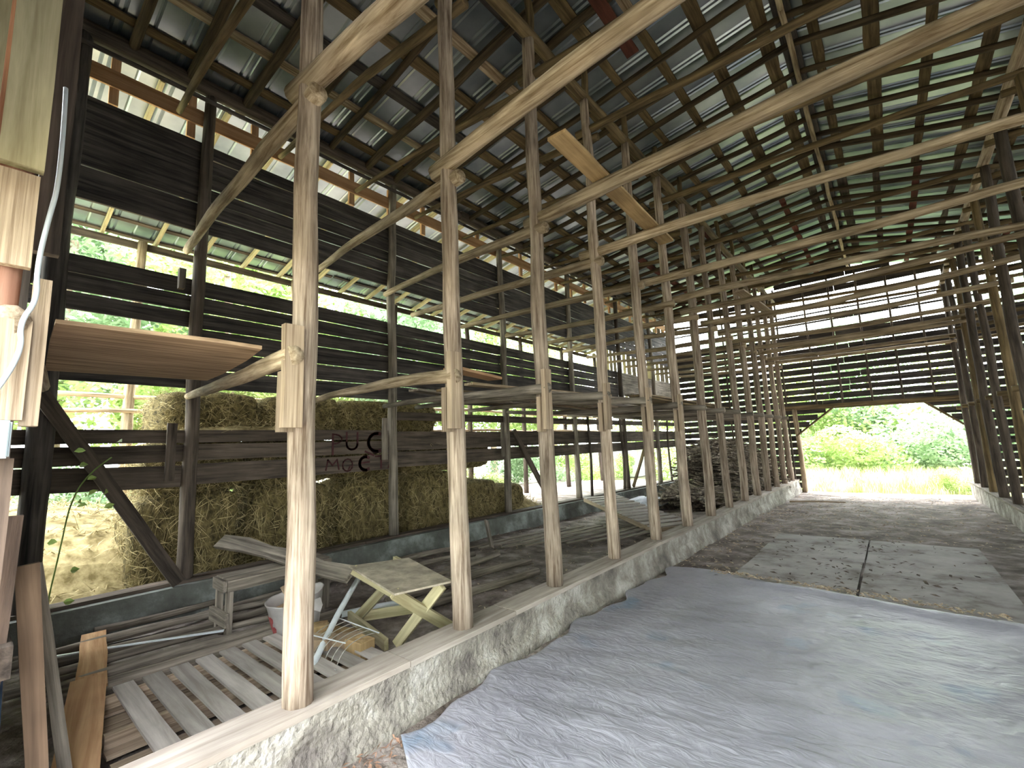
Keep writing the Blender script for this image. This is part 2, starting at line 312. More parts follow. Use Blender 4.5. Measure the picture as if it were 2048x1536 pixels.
# ridge pole, plates
cuts = (-.3, 6.1, 12.2, YE)
for i in range(3):
    nm = ('near', 'middle', 'far')[i]
    tag(pole('ridge_pole', (-.43, cuts[i], 6.96), (-.43, cuts[i+1], 6.96), .035, .035, M_POLE, bend=.015), 'thin ridge pole under the roof peak, %s length' % nm, 'ridge pole')
    tag(board('ridge_board', (-.43, cuts[i], 7.06), (-.43, cuts[i+1], 7.06), .20, .04, M_DARK), 'dark ridge board right under the roof peak, %s length' % nm, 'ridge board')
    tag(pole('plate_log', (XA+.0, cuts[i], 6.25), (XA, cuts[i+1]+.1, 6.25), .075, .065, M_RAFT, bend=.03), 'long plate log on the left aisle post tops, %s length' % nm, 'plate log', 'plate logs on the left aisle posts')
    tag(pole('plate_log', (XC, cuts[i], 5.72), (XC, cuts[i+1]+.1, 5.72), .075, .065, M_POLE, bend=.03), 'long plate log on the right aisle posts, %s length' % nm, 'plate log', 'plate logs on the right aisle posts')
    tag(pole('plate_log', (XB, cuts[i], 6.40-.0), (XB, cuts[i+1]+.1, 6.40), .105, .09, M_DPOST, bend=.02), 'heavy dark plate log along the outer wall top, %s length' % nm, 'plate log', 'plate logs on the outer wall')
    tag(board('fascia_board', (XB-.10, cuts[i]+.02, 6.02), (XB-.10, cuts[i+1], 6.02), .025, .21, M_ORANGE), 'orange new pine board under the outer wall plate, %s length' % nm, 'fascia board', 'pine fascia boards')
    tag(pole('girt_pole', (XB+.09, cuts[i], 6.17), (XB+.09, cuts[i+1], 6.17), .028, .028, M_DARK, bend=.01), 'thin black girt pole above the pine board, %s length' % nm, 'girt', 'girts above the pine boards')
    tag(board('eave_board', (XD-.1, cuts[i], 5.50), (XD-.1, cuts[i+1], 5.50), .04, .13, M_DPOST), 'lean-to eave board, %s length' % nm, 'eave board', 'eave boards of the lean-to')
for j in range(23):   # short lookouts over the pine fascia
    y = .75+.75*j
    if y > YE: break
    tag(board('lookout_block', (XB-.14, y, 5.72), (XB-.14, y+.0, 6.30), .09, .045, M_ORANGE, upv=(1, 0, 0)), 'short upright pine block crossing the fascia board, %s from the camera end' % ORD[j], 'lookout', 'pine blocks on the fascia')

# ------------------------------------------------------------------ left outer wall (boards on row B)
def wboard(par, x, y0, y1, z0, z1, mat=M_DARK, t=.026, tilt=0):
    zc = (z0+z1)/2
    return board('board', (x, y0, zc-tilt), (x, y1, zc+tilt), t, z1-z0, mat, par, jag=.007)
wl = tag(empty('wall_left'), kind='structure')
yB = [.42, 1.67, 4.47, 7.3, 10.1, 12.9, 15.4, YE]
for s_ in range(len(yB)-1):
    a, b_ = yB[s_]-.02, yB[s_+1]+.02
    xw = XB-.13
    rows = []
    if s_ == 0: rows += [(4.49, 4.86), (4.875, 5.70)]
    else:
        e = [4.49, 4.72, 4.93, 5.12, 5.33, 5.52, 5.70]
        rows += [(e[i]+random.uniform(0, .004), e[i+1]-random.uniform(.008, .02)) for i in range(6)]
    if s_ < 5:
        rows += [(3.652, 3.85), (3.452, 3.637), (3.25, 3.438)]
        if s_ == 0: rows += [(2.5, 2.66)]
        else: rows += [(2.985, 3.236), (2.745, 2.972), (2.505, 2.733)]
    else:
        rows += [(3.1, 3.85), (2.6, 3.08)]
    rows += [(1.36, 1.60), (1.63, 1.82), (1.845, 1.99)] if s_ < 2 else [(1.38, 1.63), (1.655, 1.97)]
    if s_ >= 2: rows += [(2.16, 2.30)]
    for (z0, z1) in rows:
        if s_ == 0 and z0 in (1.36,): wboard(wl, xw+.1, a-.2, b_, z0, z1, M_DPOST, tilt=-.02); continue
        wboard(wl, xw+(.1 if z1 < 2.4 else 0), a-(.2 if s_ == 0 else 0), b_, z0, z1, M_DPOST if z1 < 2.4 else (M_GREY if (s_ >= 5 and z1 < 4.2) else M_DARK), tilt=random.uniform(-.006, .006))  # paler wood on the far upper boards stands in for light falling there
# graffiti strokes in dark red paint on the lower boards between the second and third outer posts
gr = []
def stroke(pts, w=.022):
    for (a, b_) in zip(pts[:-1], pts[1:]):
        a, b_ = Vector(a), Vector(b_); d = (b_-a).normalized()*w*.5; n_ = Vector((-d.y, d.x))
        a2, b2 = a-d, b_+d
        gr.append([a2+n_, a2-n_, b2-n_, b2+n_])
def arc(cx, cy, rx, ry, a0, a1, n=9): return [(cx+rx*math.cos(math.radians(a0+(a1-a0)*i/n)), cy+ry*math.sin(math.radians(a0+(a1-a0)*i/n))) for i in range(n+1)]
y0 = 3.30
stroke([(y0+.12, 1.64), (y0+.12, 1.93)], .03); stroke(arc(y0+.13, 1.86, .13, .07, 90, -90))
stroke([(y0+.34, 1.95), (y0+.34, 1.80)]+arc(y0+.43, 1.78, .09, .08, 180, 360)+[(y0+.52, 1.95)], .03)
stroke(arc(y0+.86, 1.80, .15, .14, 70, 290, 12), .05); stroke([(y0+.66, 1.66), (y0+.80, 1.60)], .03)
stroke([(y0+.02, 1.42), (y0+.05, 1.56), (y0+.12, 1.48), (y0+.19, 1.56), (y0+.22, 1.42)])
stroke(arc(y0+.36, 1.47, .08, .09, 0, 360, 12), .02); stroke([(y0+.36, 1.38), (y0+.40, 1.45)])
stroke(arc(y0+.66, 1.48, .10, .10, 60, 300, 10), .045); stroke([(y0+.60, 1.49), (y0+.72, 1.50)], .03)
stroke([(y0+.84, 1.58), (y0+1.04, 1.58)], .025); stroke([(y0+.94, 1.58), (y0+.94, 1.40)], .03); stroke([(y0+1.08, 1.40), (y0+1.16, 1.58), (y0+1.24, 1.40)], .03)
vs = []; fs = []
for q in gr:
    i = len(vs); vs += [(XB-.13+.1+.021, p[0], p[1]) for p in q]; fs.append((i, i+1, i+2, i+3))
g = link('painted_letters', mesh('letters', vs, fs), M_DREDPAINT, wl); md = g.modifiers.new('t', 'SOLIDIFY'); md.thickness = .002
# right outer wall
wr = tag(empty('wall_right'), kind='structure')
z = .30
i = 0
while z < 5.6:
    w_ = random.uniform(.17, .22); wboard(wr, XE+.1, -.4, YE, z+(-.0), min(z+w_, 5.66), M_DARK); z += w_+random.uniform(.012, .04)
# end wall with the far door
we = tag(empty('wall_end'), kind='structure')
def eboard(x0, x1, z0, z1, mat=M_DARK, y=YE+.1):
    zc = (z0+z1)/2; board('board', (x0, y, zc+random.uniform(-.008, .008)), (x1, y, zc+random.uniform(-.008, .008)), .026, z1-z0, mat, we, jag=.006)
z = -.1; DX0, DX1, DZ = -2.38, 1.80, 2.50
while z < 7.1:
    loose = 4.85 < z < 6.2
    w_ = random.uniform(.165, .19) if not loose else random.uniform(.04, .06)
    g_ = random.uniform(.035, .055) if not loose else random.uniform(.22, .28)
    xl = max(XB-.1, -.43-(7.0-z)/.115) if z > 6.3 else XB-.1
    xr = min(XE+.1, -.43+(7.0-z)/.24) if z > 5.6 else XE+.1
    if loose and z < 6.3: xm = [(-6.3, -3.5), (-3.4, 2.3), (2.2, xr)]
    zz1 = z+w_
    if zz1 < DZ+.06:
        dl = DX0-.03 + max(0, (zz1-1.72))*1.12; dr = DX1+.03 - max(0, (zz1-1.65))*1.05
        eboard(xl, dl, z, zz1); eboard(dr, xr, z, zz1)
    else:
        xm = -1.0+random.uniform(-.6, .6); eboard(xl, xm, z, zz1); eboard(xm+.005, xr, z, zz1)
    z += w_+g_
for x in [XB+.05, -5.3, -4.4, -3.5, XA, -1.75, -1.05, -.3, .42, 1.12, XC+.1, 2.6, 3.5, 4.4, XE]:
    zb = DZ+.08 if DX0 < x < DX1 else fz(YE)
    pole('stud', (x, YE+.02, zb), (x, YE+.02, roofz(x)-.12), .03, .03, M_DPOST, we, bend=.01, n=6)
board('door_beam', (DX0-.3, YE-.02, 2.54), (DX1+.3, YE-.02, 2.50), .07, .15, M_RAFT, we)
board('door_brace', (DX0-.05, YE-.03, 1.60), (-1.30, YE-.03, 2.50), .05, .15, M_RAFT, we, upv=(0, 1, 0)); board('door_brace', (DX1+.06, YE-.03, 1.52), (.86, YE-.03, 2.46), .05, .15, M_RAFT, we, upv=(0, 1, 0))
pole('door_post', (DX0, YE-.02, fz(YE)), (DX0-.02, YE-.02, 2.5), .075, .07, M_POLE, we); pole('door_post', (DX1, YE-.02, fz(YE)), (DX1, YE-.02, 2.5), .075, .07, M_POLE, we)
# vertical boards closing the top of the lean-to end
wv = tag(empty('wall_shed_end'), kind='structure')
x = XD-.1
while x < XB-.2:
    w_ = random.uniform(.13, .19); zt = min(roofz(x), roofz(x+w_))-.03
    board('board', (x+w_/2, YE+.1, 3.0+random.uniform(-.06, .06)), (x+w_/2, YE+.1, zt), w_, .025, M_TREAT if random.random() < .4 else M_GREY, wv, upv=(0, 1, 0)); x += w_+random.uniform(.02, .06)
# front wall to the left of the entrance
wf = tag(empty('wall_front'), kind='structure')
x = XB-.05
while x < XA-.35:
    w_ = random.uniform(.18, .24); board('board', (x+w_/2, .10, .0), (x+w_/2, .10, roofz(x)-.1), w_, .026, M_DARK, wf, upv=(0, 1, 0)); x += w_+.008
x = XA-.2  # unseen front above and right of the entrance, added to dim the near end
while x < XE:
    w_ = random.uniform(.18, .24); zb = 2.75 if XA-.3 < x < XC else .1; board('board', (x+w_/2, -.28, zb), (x+w_/2, -.28, roofz(x)-.05), w_, .026, M_DARK, wf, upv=(0, 1, 0)); x += w_+.012
board('added_header', (XA-.3, -.23, 2.80), (XC+.3, -.23, 2.80), .05, .2, M_RAFT, wf)  # unseen header, set low to cut the light coming in
for zz in (.9, 2.9, 4.6): board('rail', (XB, .145, zz), (XA-.1, .145, zz), .06, .12, M_DPOST, wf)

# ------------------------------------------------------------------ posts
def post(name, x, y, z0, z1, r, mat, lab, grp, lean=(0, 0), bracket=False, side=1, taper=.8, bend=.03):
    o = pole(name, (x-lean[0], y-lean[1], z0), (x+lean[0], y+lean[1], z1), r, r*taper, mat, bend=bend, n=14, wob=.10, rings=int((z1-z0)/.16))
    tag(o, lab, 'post', grp)
    if bracket:
        MI = o.matrix_basis.inverted()
        for (dx, dy, w, t, za, zb, mt) in ((.10, -.125, .105, .05, 1.80, 2.36+random.uniform(-.03, .03), M_SAWN), (.02, -.12, .085, .05, 1.78, 2.12, M_SAWN)):
            M, ln = frame((x+dx, y+dy, za), (x+dx+.005, y+dy, zb), (1, 0, 0))
            c = bpy.data.objects.new('cleat', board_mesh(ln, w, t, .004)); COL.objects.link(c); c.data.materials.append(mt); c.parent = o; c.matrix_basis = MI @ M
    return o
for k in range(0, 15):
    y = ay(k)
    if y > YE-.2: break
    r = .078+random.uniform(-.006, .008)
    if k == 0: mat = M_REDBARK
    else: mat = M_POST
    lab = 'peeled log post standing on the left aisle kerb, %s from the camera' % ORD[k] if k else 'reddish log post at the left edge, with the grey box'
    post('log_post', XA, y, kz(y), 6.2, r, mat, lab, 'log posts on the left aisle kerb', lean=((-.0, .012*random.uniform(-1, 1)) if k != 1 else (0, .0)), bracket=(1 <= k <= 6))
    if k > 6:
        pass
for k in range(0, 15):
    y = ay(k)
    if y > YE-.2: break
    post('log_post', XC, y, kz(y), 5.66, .072+random.uniform(-.006, .008), M_DPOST if k % 3 else M_RAFT, 'dark log post standing on the right aisle kerb, %s from the entrance' % ORD[k], 'log posts on the right aisle kerb', lean=(random.uniform(-.01, .01), 0))
for k in range(0, 8):
    y = (-.0 if k == 0 else yB[k]-.0) if k else .45
    y = .45 if k == 0 else yB[k] if k < 7 else YE-.15
    post('outer_wall_post', XB+.0, y, kz(y), 6.32, .105 if k == 0 else .078, M_DARK if k == 0 else (M_DPOST if k in (1, 5) else M_GREY), 'log post on the painted outer kerb, %s from the camera' % ORD[k] if k else 'thick black corner post at the near end of the outer kerb', 'posts on the outer kerb')
for k in range(7):
    y = 1.72+2.7*k
    post('lean_to_post', XD, y, .0, 5.55, .085, M_POLE if k < 2 else M_DPOST, 'post of the outer lean-to, %s from the camera, seen against the trees' % ORD[k], 'lean-to posts', bend=.04)
for k in range(5):
    y = 8.8+1.9*k
    if y < YE-.3: tag(pole('stud_pole', (XB+.02, y, kz(y)), (XB+.02, y, 2.5), .04, .035, M_DPOST, n=8), 'short stud pole below the dark boards of the outer wall, %s from the camera' % ORD[k], 'stud', 'stud poles of the outer wall')
for zi, zz in enumerate((2.78, 2.48, 2.15)):
    for s_ in range(4):
        a = -.8+4.6*s_; tag(pole('fence_pole', (XD+.02, a, zz), (XD+.02, min(a+4.75, YE), zz+random.uniform(-.04, .04)), .045, .03, M_POLE, bend=.05, n=8), 'horizontal fence pole on the lean-to posts, %s length, %s row' % (ORD[s_], ('top', 'middle', 'low')[zi]), 'fence pole', 'fence poles of the lean-to')
# braces
tag(board('wall_brace', (XB+.16, .40, 2.32), (XB+.16, 1.58, .33), .13, .05, M_DPOST, upv=(1, 0, 0)), 'dark diagonal brace at the near outer wall corner', 'brace')
tag(board('wall_brace', (XB+.12, 7.42, 1.98), (XB+.12, 8.66, .35), .12, .05, M_DPOST, upv=(1, 0, 0)), 'dark diagonal brace beside the bales, in the middle of the outer wall', 'brace')
tag(board('wall_brace', (XB+.12, 13.0, .30), (XB+.12, 14.2, 1.6), .10, .05, M_RAFT, upv=(1, 0, 0)), 'far diagonal brace of the outer wall, leaning the other way', 'brace')
# short cleats nailed to the outer posts
for k, (y, z0, z1) in enumerate(((1.55, 1.42, 2.06), (4.33, 1.52, 2.18), (7.18, 1.45, 2.15))):
    tag(board('wall_cleat', (XB+.10, y-.10, z0), (XB+.10, y-.10, z1), .09, .03, M_DPOST if k == 0 else M_GREY, upv=(1, 0, 0)), 'upright cleat nailed beside the %s outer wall post' % ORD[k+1], 'cleat', 'cleats on the outer posts')
tag(board('wall_cleat', (XB+.14, 1.44, 3.62), (XB+.14, 1.44, 3.86), .06, .07, M_GREY, upv=(1, 0, 0)), 'small pale block sticking out by the second outer post, above the slats', 'cleat')

# ------------------------------------------------------------------ tier poles
def rail(p0, p1, r0, r1, lab, grp, mat=None, bend=.05): return tag(pole('tier_pole', p0, p1, r0, r1, mat or M_POLE, bend=bend, n=12, wob=.10), lab, 'tier pole', grp)
for k in range(1, 15):
    y = ay(k)
    if y > YE-.3: break
    # bay between outer wall and aisle posts
    ye = {1: 1.60, 2: 3.05, 3: 4.28}.get(k, y+random.uniform(-.1, .1))
    rail((XA+.13, y-.13, 2.20), (XB+.02 if k not in (2,) else XB+.1, ye, 2.38), .055 if k < 3 else .05, .036, 'pole of the low tier in the left bay, %s from the camera' % ORD[k-1], 'low tier poles in the left bay', M_POLE if k < 3 else M_GREY, .07)
    z4 = {1: 4.17, 2: 4.36, 3: 4.30}.get(k, 4.05)
    rail((XA+.12, y-.02, 3.90), (XB-.05, {1: 1.52, 2: 3.12, 3: 4.35}.get(k, y), z4), .06, .042, 'pole of the middle tier in the left bay, %s from the camera' % ORD[k-1], 'middle tier poles in the left bay', bend=.06)
    rail((XA+.12, y+.1, 5.66), (XB-.05, y+.1, 5.95), .05, .035, 'pole of the top tier in the left bay, %s from the camera' % ORD[k-1], 'top tier poles in the left bay', M_RAFT)
    # aisle
    yr = {2: 2.33, 3: 3.60, 4: 5.28, 5: 6.45, 6: 8.05}.get(k, y+random.uniform(-.25, .25)); yl = {3: 3.76, 5: 6.45, 6: 7.62}.get(k, y-.03)
    rf = 1 if k < 4 else .82
    rail((XA-.18, yl, 4.05+random.uniform(-.02, .02)), (XC+.25, yr, 4.05+random.uniform(-.06, .06)), .075*rf, .056*rf, 'stout pole of the middle tier across the aisle, %s from the camera' % ORD[k-1], 'middle tier poles across the aisle', bend=.10)
    rail((XA-.15, y+.02, 5.76), (XC+.2, y+random.uniform(-.08, .08), 5.62), .052, .042, 'pole of the top tier across the aisle, %s from the camera' % ORD[k-1], 'top tier poles across the aisle', M_RAFT, .05)
    # right bay
    for zi, zz in enumerate((2.2, 4.0, 5.5)):
        if k >= 4: rail((XC-.15, y+.08, zz), (XE, y+.05, zz+.05), .045, .038, 'pole of the %s tier in the right bay, %s from the entrance' % (('low', 'middle', 'top')[zi], ORD[k-1]), 'tier poles in the right bay', M_RAFT)
# knee props from plate to ridge over the left posts
for k in range(3, 14):
    y = ay(k)
    tag(pole('roof_strut', (XA+.02, y, 6.2), (XA+.02, y, roofz(XA)-.10), .05, .045, M_RAFT, n=8), 'short strut from the plate log up to the rafters, %s along' % ORD[k-3], 'strut', 'roof struts')
tag(board('red_collar_board', (-2.02, 2.3, 6.80), (-2.05, 5.3, 6.80), .16, .03, M_RED, upv=(-.1, 0, 1)), 'dark red board fixed under the rafters above the left aisle posts', 'board')
# loose planks resting on the aisle poles
tag(board('loose_plank', (-1.80, 2.87, 4.15), (-1.90, 5.50, 4.15), .17, .03, M_TAN), 'bright tan plank lying across the aisle poles high up', 'plank')
tag(board('loose_plank', (-1.72, 8.3, 4.15), (-1.62, 10.3, 4.15), .17, .03, M_SAWN), 'pale plank lying across the aisle poles further back', 'plank')
# planks and slabs stored on the low tier
random.seed(21)
for j in range(24):
    x = -3.0-random.random()*2.6; y0_ = 3.6+random.random()*4.5; ln = random.uniform(2.6, 4.2)
    y1_ = min(y0_+ln, YE-.5); zz = 2.36+random.uniform(0, .16)
    if j == 0: x, y0_, y1_, zz, mt = -3.2, 2.95, 3.95, 2.42, M_ORANGE
    else: mt = random.choice((M_GREY, M_SAWN, M_POLE, M_GREY, M_RAFT))
    tag(board('stored_slab', (x, y0_, zz), (x+random.uniform(-.5, .3), y1_, zz+random.uniform(-.03, .05)), random.uniform(.10, .2), .03, mt, jag=.012), 'rough slab stored on the low tier poles in the left bay' if j else 'short orange plank end sticking out of the slabs on the low tier', 'slab', 'slabs stored on the low tier' if j else None)
for j in range(16):
    x = -3.0-random.random()*2.8; y0_ = 8+random.random()*5; y1_ = min(y0_+random.uniform(2.5, 4), YE-.4)
    tag(board('stored_slab', (x, y0_, 2.36+random.uniform(0, .1)), (x+random.uniform(-.3, .3), y1_, 2.38+random.uniform(0, .1)), random.uniform(.12, .2), .03, random.choice((M_GREY, M_RAFT)), jag=.012), 'rough slab stored far back on the low tier poles', 'slab', 'slabs stored far back on the low tier')
# plywood shelf by the entrance
vs = [(-2.74, .20), (-2.70, .80), (-2.72, 1.04), (-3.1, 1.10), (-3.72, 1.16), (-4.1, 1.17), (-4.18, .28), (-3.2, .22)]
n_ = len(vs); V = [(0-(-y), x, 0) for x, y in []]
V = [(x, y, 2.262) for x, y in vs]+[(x, y, 2.282) for x, y in vs]
F = [tuple(range(n_-1, -1, -1)), tuple(range(n_, 2*n_))]+[(i, (i+1) % n_, n_+(i+1) % n_, n_+i) for i in range(n_)]
tag(link('plywood_shelf', mesh('shelf', V, F), M_PLY), 'tan plywood sheet lying as a shelf on the nearest low poles', 'shelf')
tag(pole('tier_pole', (XA+.14, .06, 2.20), (-4.6, .30, 2.21), .055, .045, M_SAWN), 'stubby pole end held by the cleats on the reddish post', 'tier pole')

# ------------------------------------------------------------------ near-left corner: boards on the first post, box, cable
def upboard(name, x, y, z0, z1, w, t, mat, lab, cat, upv=(1, 0, 0), lean=(0, 0)):
    return tag(board(name, (x, y, z0), (x+lean[0], y+lean[1], z1), w, t, mat, upv=upv, jag=.003), lab, cat)
upboard('jamb_board', -2.505, .045, 2.82, 4.3, .125, .045, M_TREAT, 'yellow treated board nailed high on the reddish post, right one', 'board')
upboard('jamb_board', -2.50, -.10, 2.80, 4.3, .14, .045, M_TREAT, 'yellow treated board nailed high on the reddish post, left one', 'board')
upboard('jamb_board', -2.50, .00, 2.41, 2.79, .20, .04, M_SAWN, 'short pale sawn board below the yellow boards at the left edge', 'board')
upboard('jamb_plank', -2.70, .145, 2.55, 4.8, .085, .05, M_DPOST, 'dark old plank with a pale wavy edge behind the yellow boards', 'plank')
upboard('cleat_board', -2.535, .14, 1.80, 2.38, .065, .05, M_SAWN, 'saw-marked upright cleat beside the plywood shelf', 'cleat', upv=(0, 1, 0))
upboard('cleat_board', -2.50, .07, 1.82, 2.20, .10, .045, M_SAWN, 'wide pale cleat under the stubby pole end at the left edge', 'cleat')
upboard('panel_board', -2.50, .035, 1.22, 1.68, .15, .05, M_PANEL, 'brown board below the grey box at the left edge', 'board')
bx = tag(empty('junction_box', (-2.45, .04, 1.68)), 'small grey electrical box on the reddish post', 'electrical box')
bb = link('box_body', box_mesh(-.03, .03, -.06, .055, 0, .135, .006, 2), M_BOX, bx); link('lid', box_mesh(.03, .038, -.055, .05, .005, .13, .004, 1), M_BOX, bb)
link('connector', pole_mesh(.05, .014, .014, 0, 3, 10, 0), M_BOX, bb).location = (.02, -.04, .125)
def tube(name, pts, r, mat, parent=None, n=8):
    cu = bpy.data.curves.new(name, 'CURVE'); cu.dimensions = '3D'; cu.bevel_depth = r; cu.bevel_resolution = 2; cu.use_fill_caps = True
    sp = cu.splines.new('NURBS'); sp.points.add(len(pts)-1); sp.use_endpoint_u = True; sp.order_u = 3
    for i, p in enumerate(pts): sp.points[i].co = (*p, 1)
    cu.materials.append(mat); o = bpy.data.objects.new(name, cu); COL.objects.link(o)
    dg = bpy.context.evaluated_depsgraph_get(); me = bpy.data.meshes.new_from_object(o.evaluated_get(dg)); bpy.data.objects.remove(o)
    o = bpy.data.objects.new(name, me); COL.objects.link(o)
    for p in me.polygons: p.use_smooth = True
    if parent: o.parent = parent
    return o
tag(tube('cable', [(-2.62, .15, 3.3), (-2.55, .16, 2.85), (-2.50, .13, 2.6), (-2.46, .115, 2.4), (-2.46, .125, 2.28), (-2.44, .085, 2.18), (-2.45, .10, 2.08), (-2.44, .05, 1.92), (-2.425, .00, 1.82)], .0085, M_CABLE), 'grey electric cable hanging down to the small grey box', 'cable')
tag(board('leaning_board', (-2.98, .33, .02), (-2.98, .205, 1.22), .07, .03, M_BROWNP, upv=(1, 0, 0)), 'tan board standing on end in the near left corner', 'board')
tag(board('leaning_board', (-2.86, .175, .02), (-2.88, .13, 1.05), .05, .03, M_BLUE, upv=(1, 0, 0)), 'dark blue board standing on end at the left edge', 'board')
tag(board('leaning_board', (-3.20, .45, .02), (-3.45, .27, 1.15), .05, .02, M_GREY, upv=(1, 0, 0)), 'thin grey strip leaning in the near left corner', 'board')
tag(board('leaning_board', (-2.80, .09, .3), (-2.80, .12, 1.45), .10, .03, M_PANEL, upv=(1, 0, 0)), 'brown plank behind the leaning boards in the near left corner', 'board')
# vine
vn = tag(empty('vine', (XB+.35, .60, .35)), 'green leafy vine growing through the outer wall near the corner', 'vine')
tube('stem', [(.05, -.05, -.36), (0, -.05, 0), (.05, .0, .5), (.02, .05, 1.0), (.08, .18, 1.25), (.1, .3, 1.35)], .006, M_LEAF, vn)
for (dy, dz) in ((.02, .1), (.05, .35), (-.03, .62), (.06, .95), (.12, 1.0), (.18, .92), (.22, 1.05), (.16, 1.15), (.26, .88), (.30, 1.02), (.12, 1.42), (.33, 1.5), (.05, 1.28)):
    lv = [(0, 0, 0), (.03, .03, .015), (.035, .06, .02), (0, .10, 0), (-.035, .06, .02), (-.03, .03, .015)]
    o = link('leaf', mesh('leaf', lv, [(0, 1, 2, 3), (0, 3, 4, 5)]), M_LEAF, vn); o.location = (.12+random.uniform(-.04, .06), dy+random.uniform(-.03, .03), dz); o.rotation_euler = (random.uniform(-1, 1), random.uniform(.6, 1.5), random.uniform(0, 6)); o.scale = (.8,)*3

# ------------------------------------------------------------------ floor of the left bay
pl = tag(empty('pallet', (-3.05, .62, .04)), 'wide slatted wooden pallet lying behind the first sill', 'pallet')
for i in range(9):
    y = .19+.16*i
    o = link('slat', board_mesh(1.42 if i < 7 else 1.25, .112, .018, .002), M_PALLET, pl); o.matrix_basis = Matrix.Translation((.22, y, .095)) @ Matrix.Rotation(-math.pi/2-.0, 4, 'Y') @ Matrix.Rotation(math.pi/2, 4, 'Z')
for x in (.0, -.26, -.55, -.86, -1.12):
    o = link('bottom_board', board_mesh(1.62, .21, .015, .002), M_SAWN, pl); o.matrix_basis = Matrix.Translation((x, 0, .0)) @ Matrix.Rotation(-math.pi/2, 4, 'X')
for x in (.08, -.55, -1.10):
    o = link('stringer', board_mesh(1.62, .04, .075, .002), M_SAWN, pl); o.matrix_basis = Matrix.Translation((x, 0, .05)) @ Matrix.Rotation(-math.pi/2, 4, 'X')
tag(board('pine_board', (-3.15, .44, .10), (-4.50, .67, .16), .19, .02, M_ORANGE), 'bright tan pine board lying on the floor, the nearer of two', 'board')
tag(board('pine_board', (-4.40, .67, .12), (-5.85, .88, .10), .17, .02, M_ORANGE), 'darker tan pine board lying on the floor beyond the brighter one', 'board')
for i, (a, b_, r) in enumerate((((-5.98, .9, .08), (-5.95, 1.95, .08), .035), ((-5.80, .35, .06), (-5.70, 2.6, .06), .032), ((-5.66, .3, .05), (-5.5, 2.4, .05), .035), ((-5.48, .5, .05), (-5.30, 2.3, .05), .045), ((-5.2, .4, .04), (-4.95, 2.2, .04), .035), ((-5.0, .3, .05), (-4.75, 2.1, .05), .035), ((-4.72, .4, .06), (-4.6, 2.2, .06), .05))):
    tag(pole('floor_pole', a, b_, r, r*.8, M_GREY, bend=.03), 'old pole lying on the left bay floor, %s from the painted kerb' % ORD[i], 'pole', 'old poles on the left bay floor')
tag(board('white_strip', (-5.50, .5, .10), (-4.85, 1.62, .10), .03, .01, M_PVC), 'thin whitish strip lying over the old poles', 'strip')
tag(pole('floor_beam', (-4.52, .5, .07), (-4.42, 2.5, .07), .065, .055, M_GREY, bend=.02), 'thick grey slab pole along the far edge of the pallet', 'pole')
for i, (a, b_, r) in enumerate((((-4.85, 3.2, .04), (-4.78, 5.3, .04), .05), ((-4.35, 3.0, .04), (-4.1, 5.2, .04), .06), ((-4.0, 3.1, .04), (-3.7, 4.85, .04), .06), ((-5.3, 3.3, .04), (-5.1, 5.1, .04), .05), ((-5.7, 2.8, .05), (-5.6, 5.2, .05), .05))):
    tag(pole('floor_pole', a, b_, r, r*.7, M_GREY, bend=.04), 'fallen pole on the floor behind the small table, %s from the aisle' % ORD[i], 'pole', 'fallen poles behind the small table')
for i in range(8):
    x = -5.6+.33*i*.8; tag(board('floor_plank', (x, 5.2+.25*i, .03), (x+.5, 7.6+.25*i, .04), .09, .02, M_GREY, jag=.01), 'thin rotten plank on the dirt beyond the poles, %s from the outer wall' % ORD[i], 'plank', 'rotten planks on the dirt')
tag(board('stub_board', (-5.15, 5.55, .04), (-5.45, 5.75, .42), .08, .03, M_GREY, upv=(1, 0, 0)), 'short grey board propped up near the painted kerb', 'board')
tag(board('gutter_strip', (-3.15, 5.1, .06), (-2.85, 6.0, .2), .03, .015, M_PVC), 'pale strip leaning on the sill between two posts', 'strip')
# bench
be = tag(empty('work_bench', (-5.05, 1.95, 0)), 'small rough wooden bench standing behind the pallet', 'bench')
def pc(name, par, p0, p1, w, t, mat, upv=(0, 0, 1), jag=.004):
    M, ln = frame(p0, p1, upv); o = bpy.data.objects.new(name, board_mesh(ln, w, t, jag)); COL.objects.link(o); o.data.materials.append(mat); o.parent = par; o.matrix_basis = M; return o
pc('top_board', be, (-.02, -.30, .50), (-.02, .72, .50), .26, .05, M_GREY)
pc('apron', be, (.14, -.30, .46), (.14, .72, .46), .035, .10, M_GREY); pc('apron', be, (-.16, -.30, .46), (-.16, .72, .46), .035, .10, M_GREY); pc('apron', be, (-.16, -.31, .46), (.14, -.31, .46), .035, .10, M_GREY)
for (x, y) in ((-.14, -.27), (.12, -.27), (-.14, .68), (.12, .68)): pc('leg', be, (x, y, .0), (x, y, .47), .06, .05, M_GREY)
pc('foot_rail', be, (-.22, -.31, .17), (.20, -.31, .17), .035, .12, M_GREY)
# broken plank
tag(board('broken_plank', (-6.0, 1.95, .72), (-4.05, 2.42, .52), .16, .045, M_GREY, upv=(-.25, -.55, .6), jag=.022), 'split grey plank lying aslant over the bench', 'plank')
tag(board('broken_plank', (-5.75, 2.35, .36), (-4.45, 2.75, .38), .12, .03, M_GREY, upv=(-.2, -.2, .9), jag=.03), 'dark splintered plank behind the slanting one', 'plank')
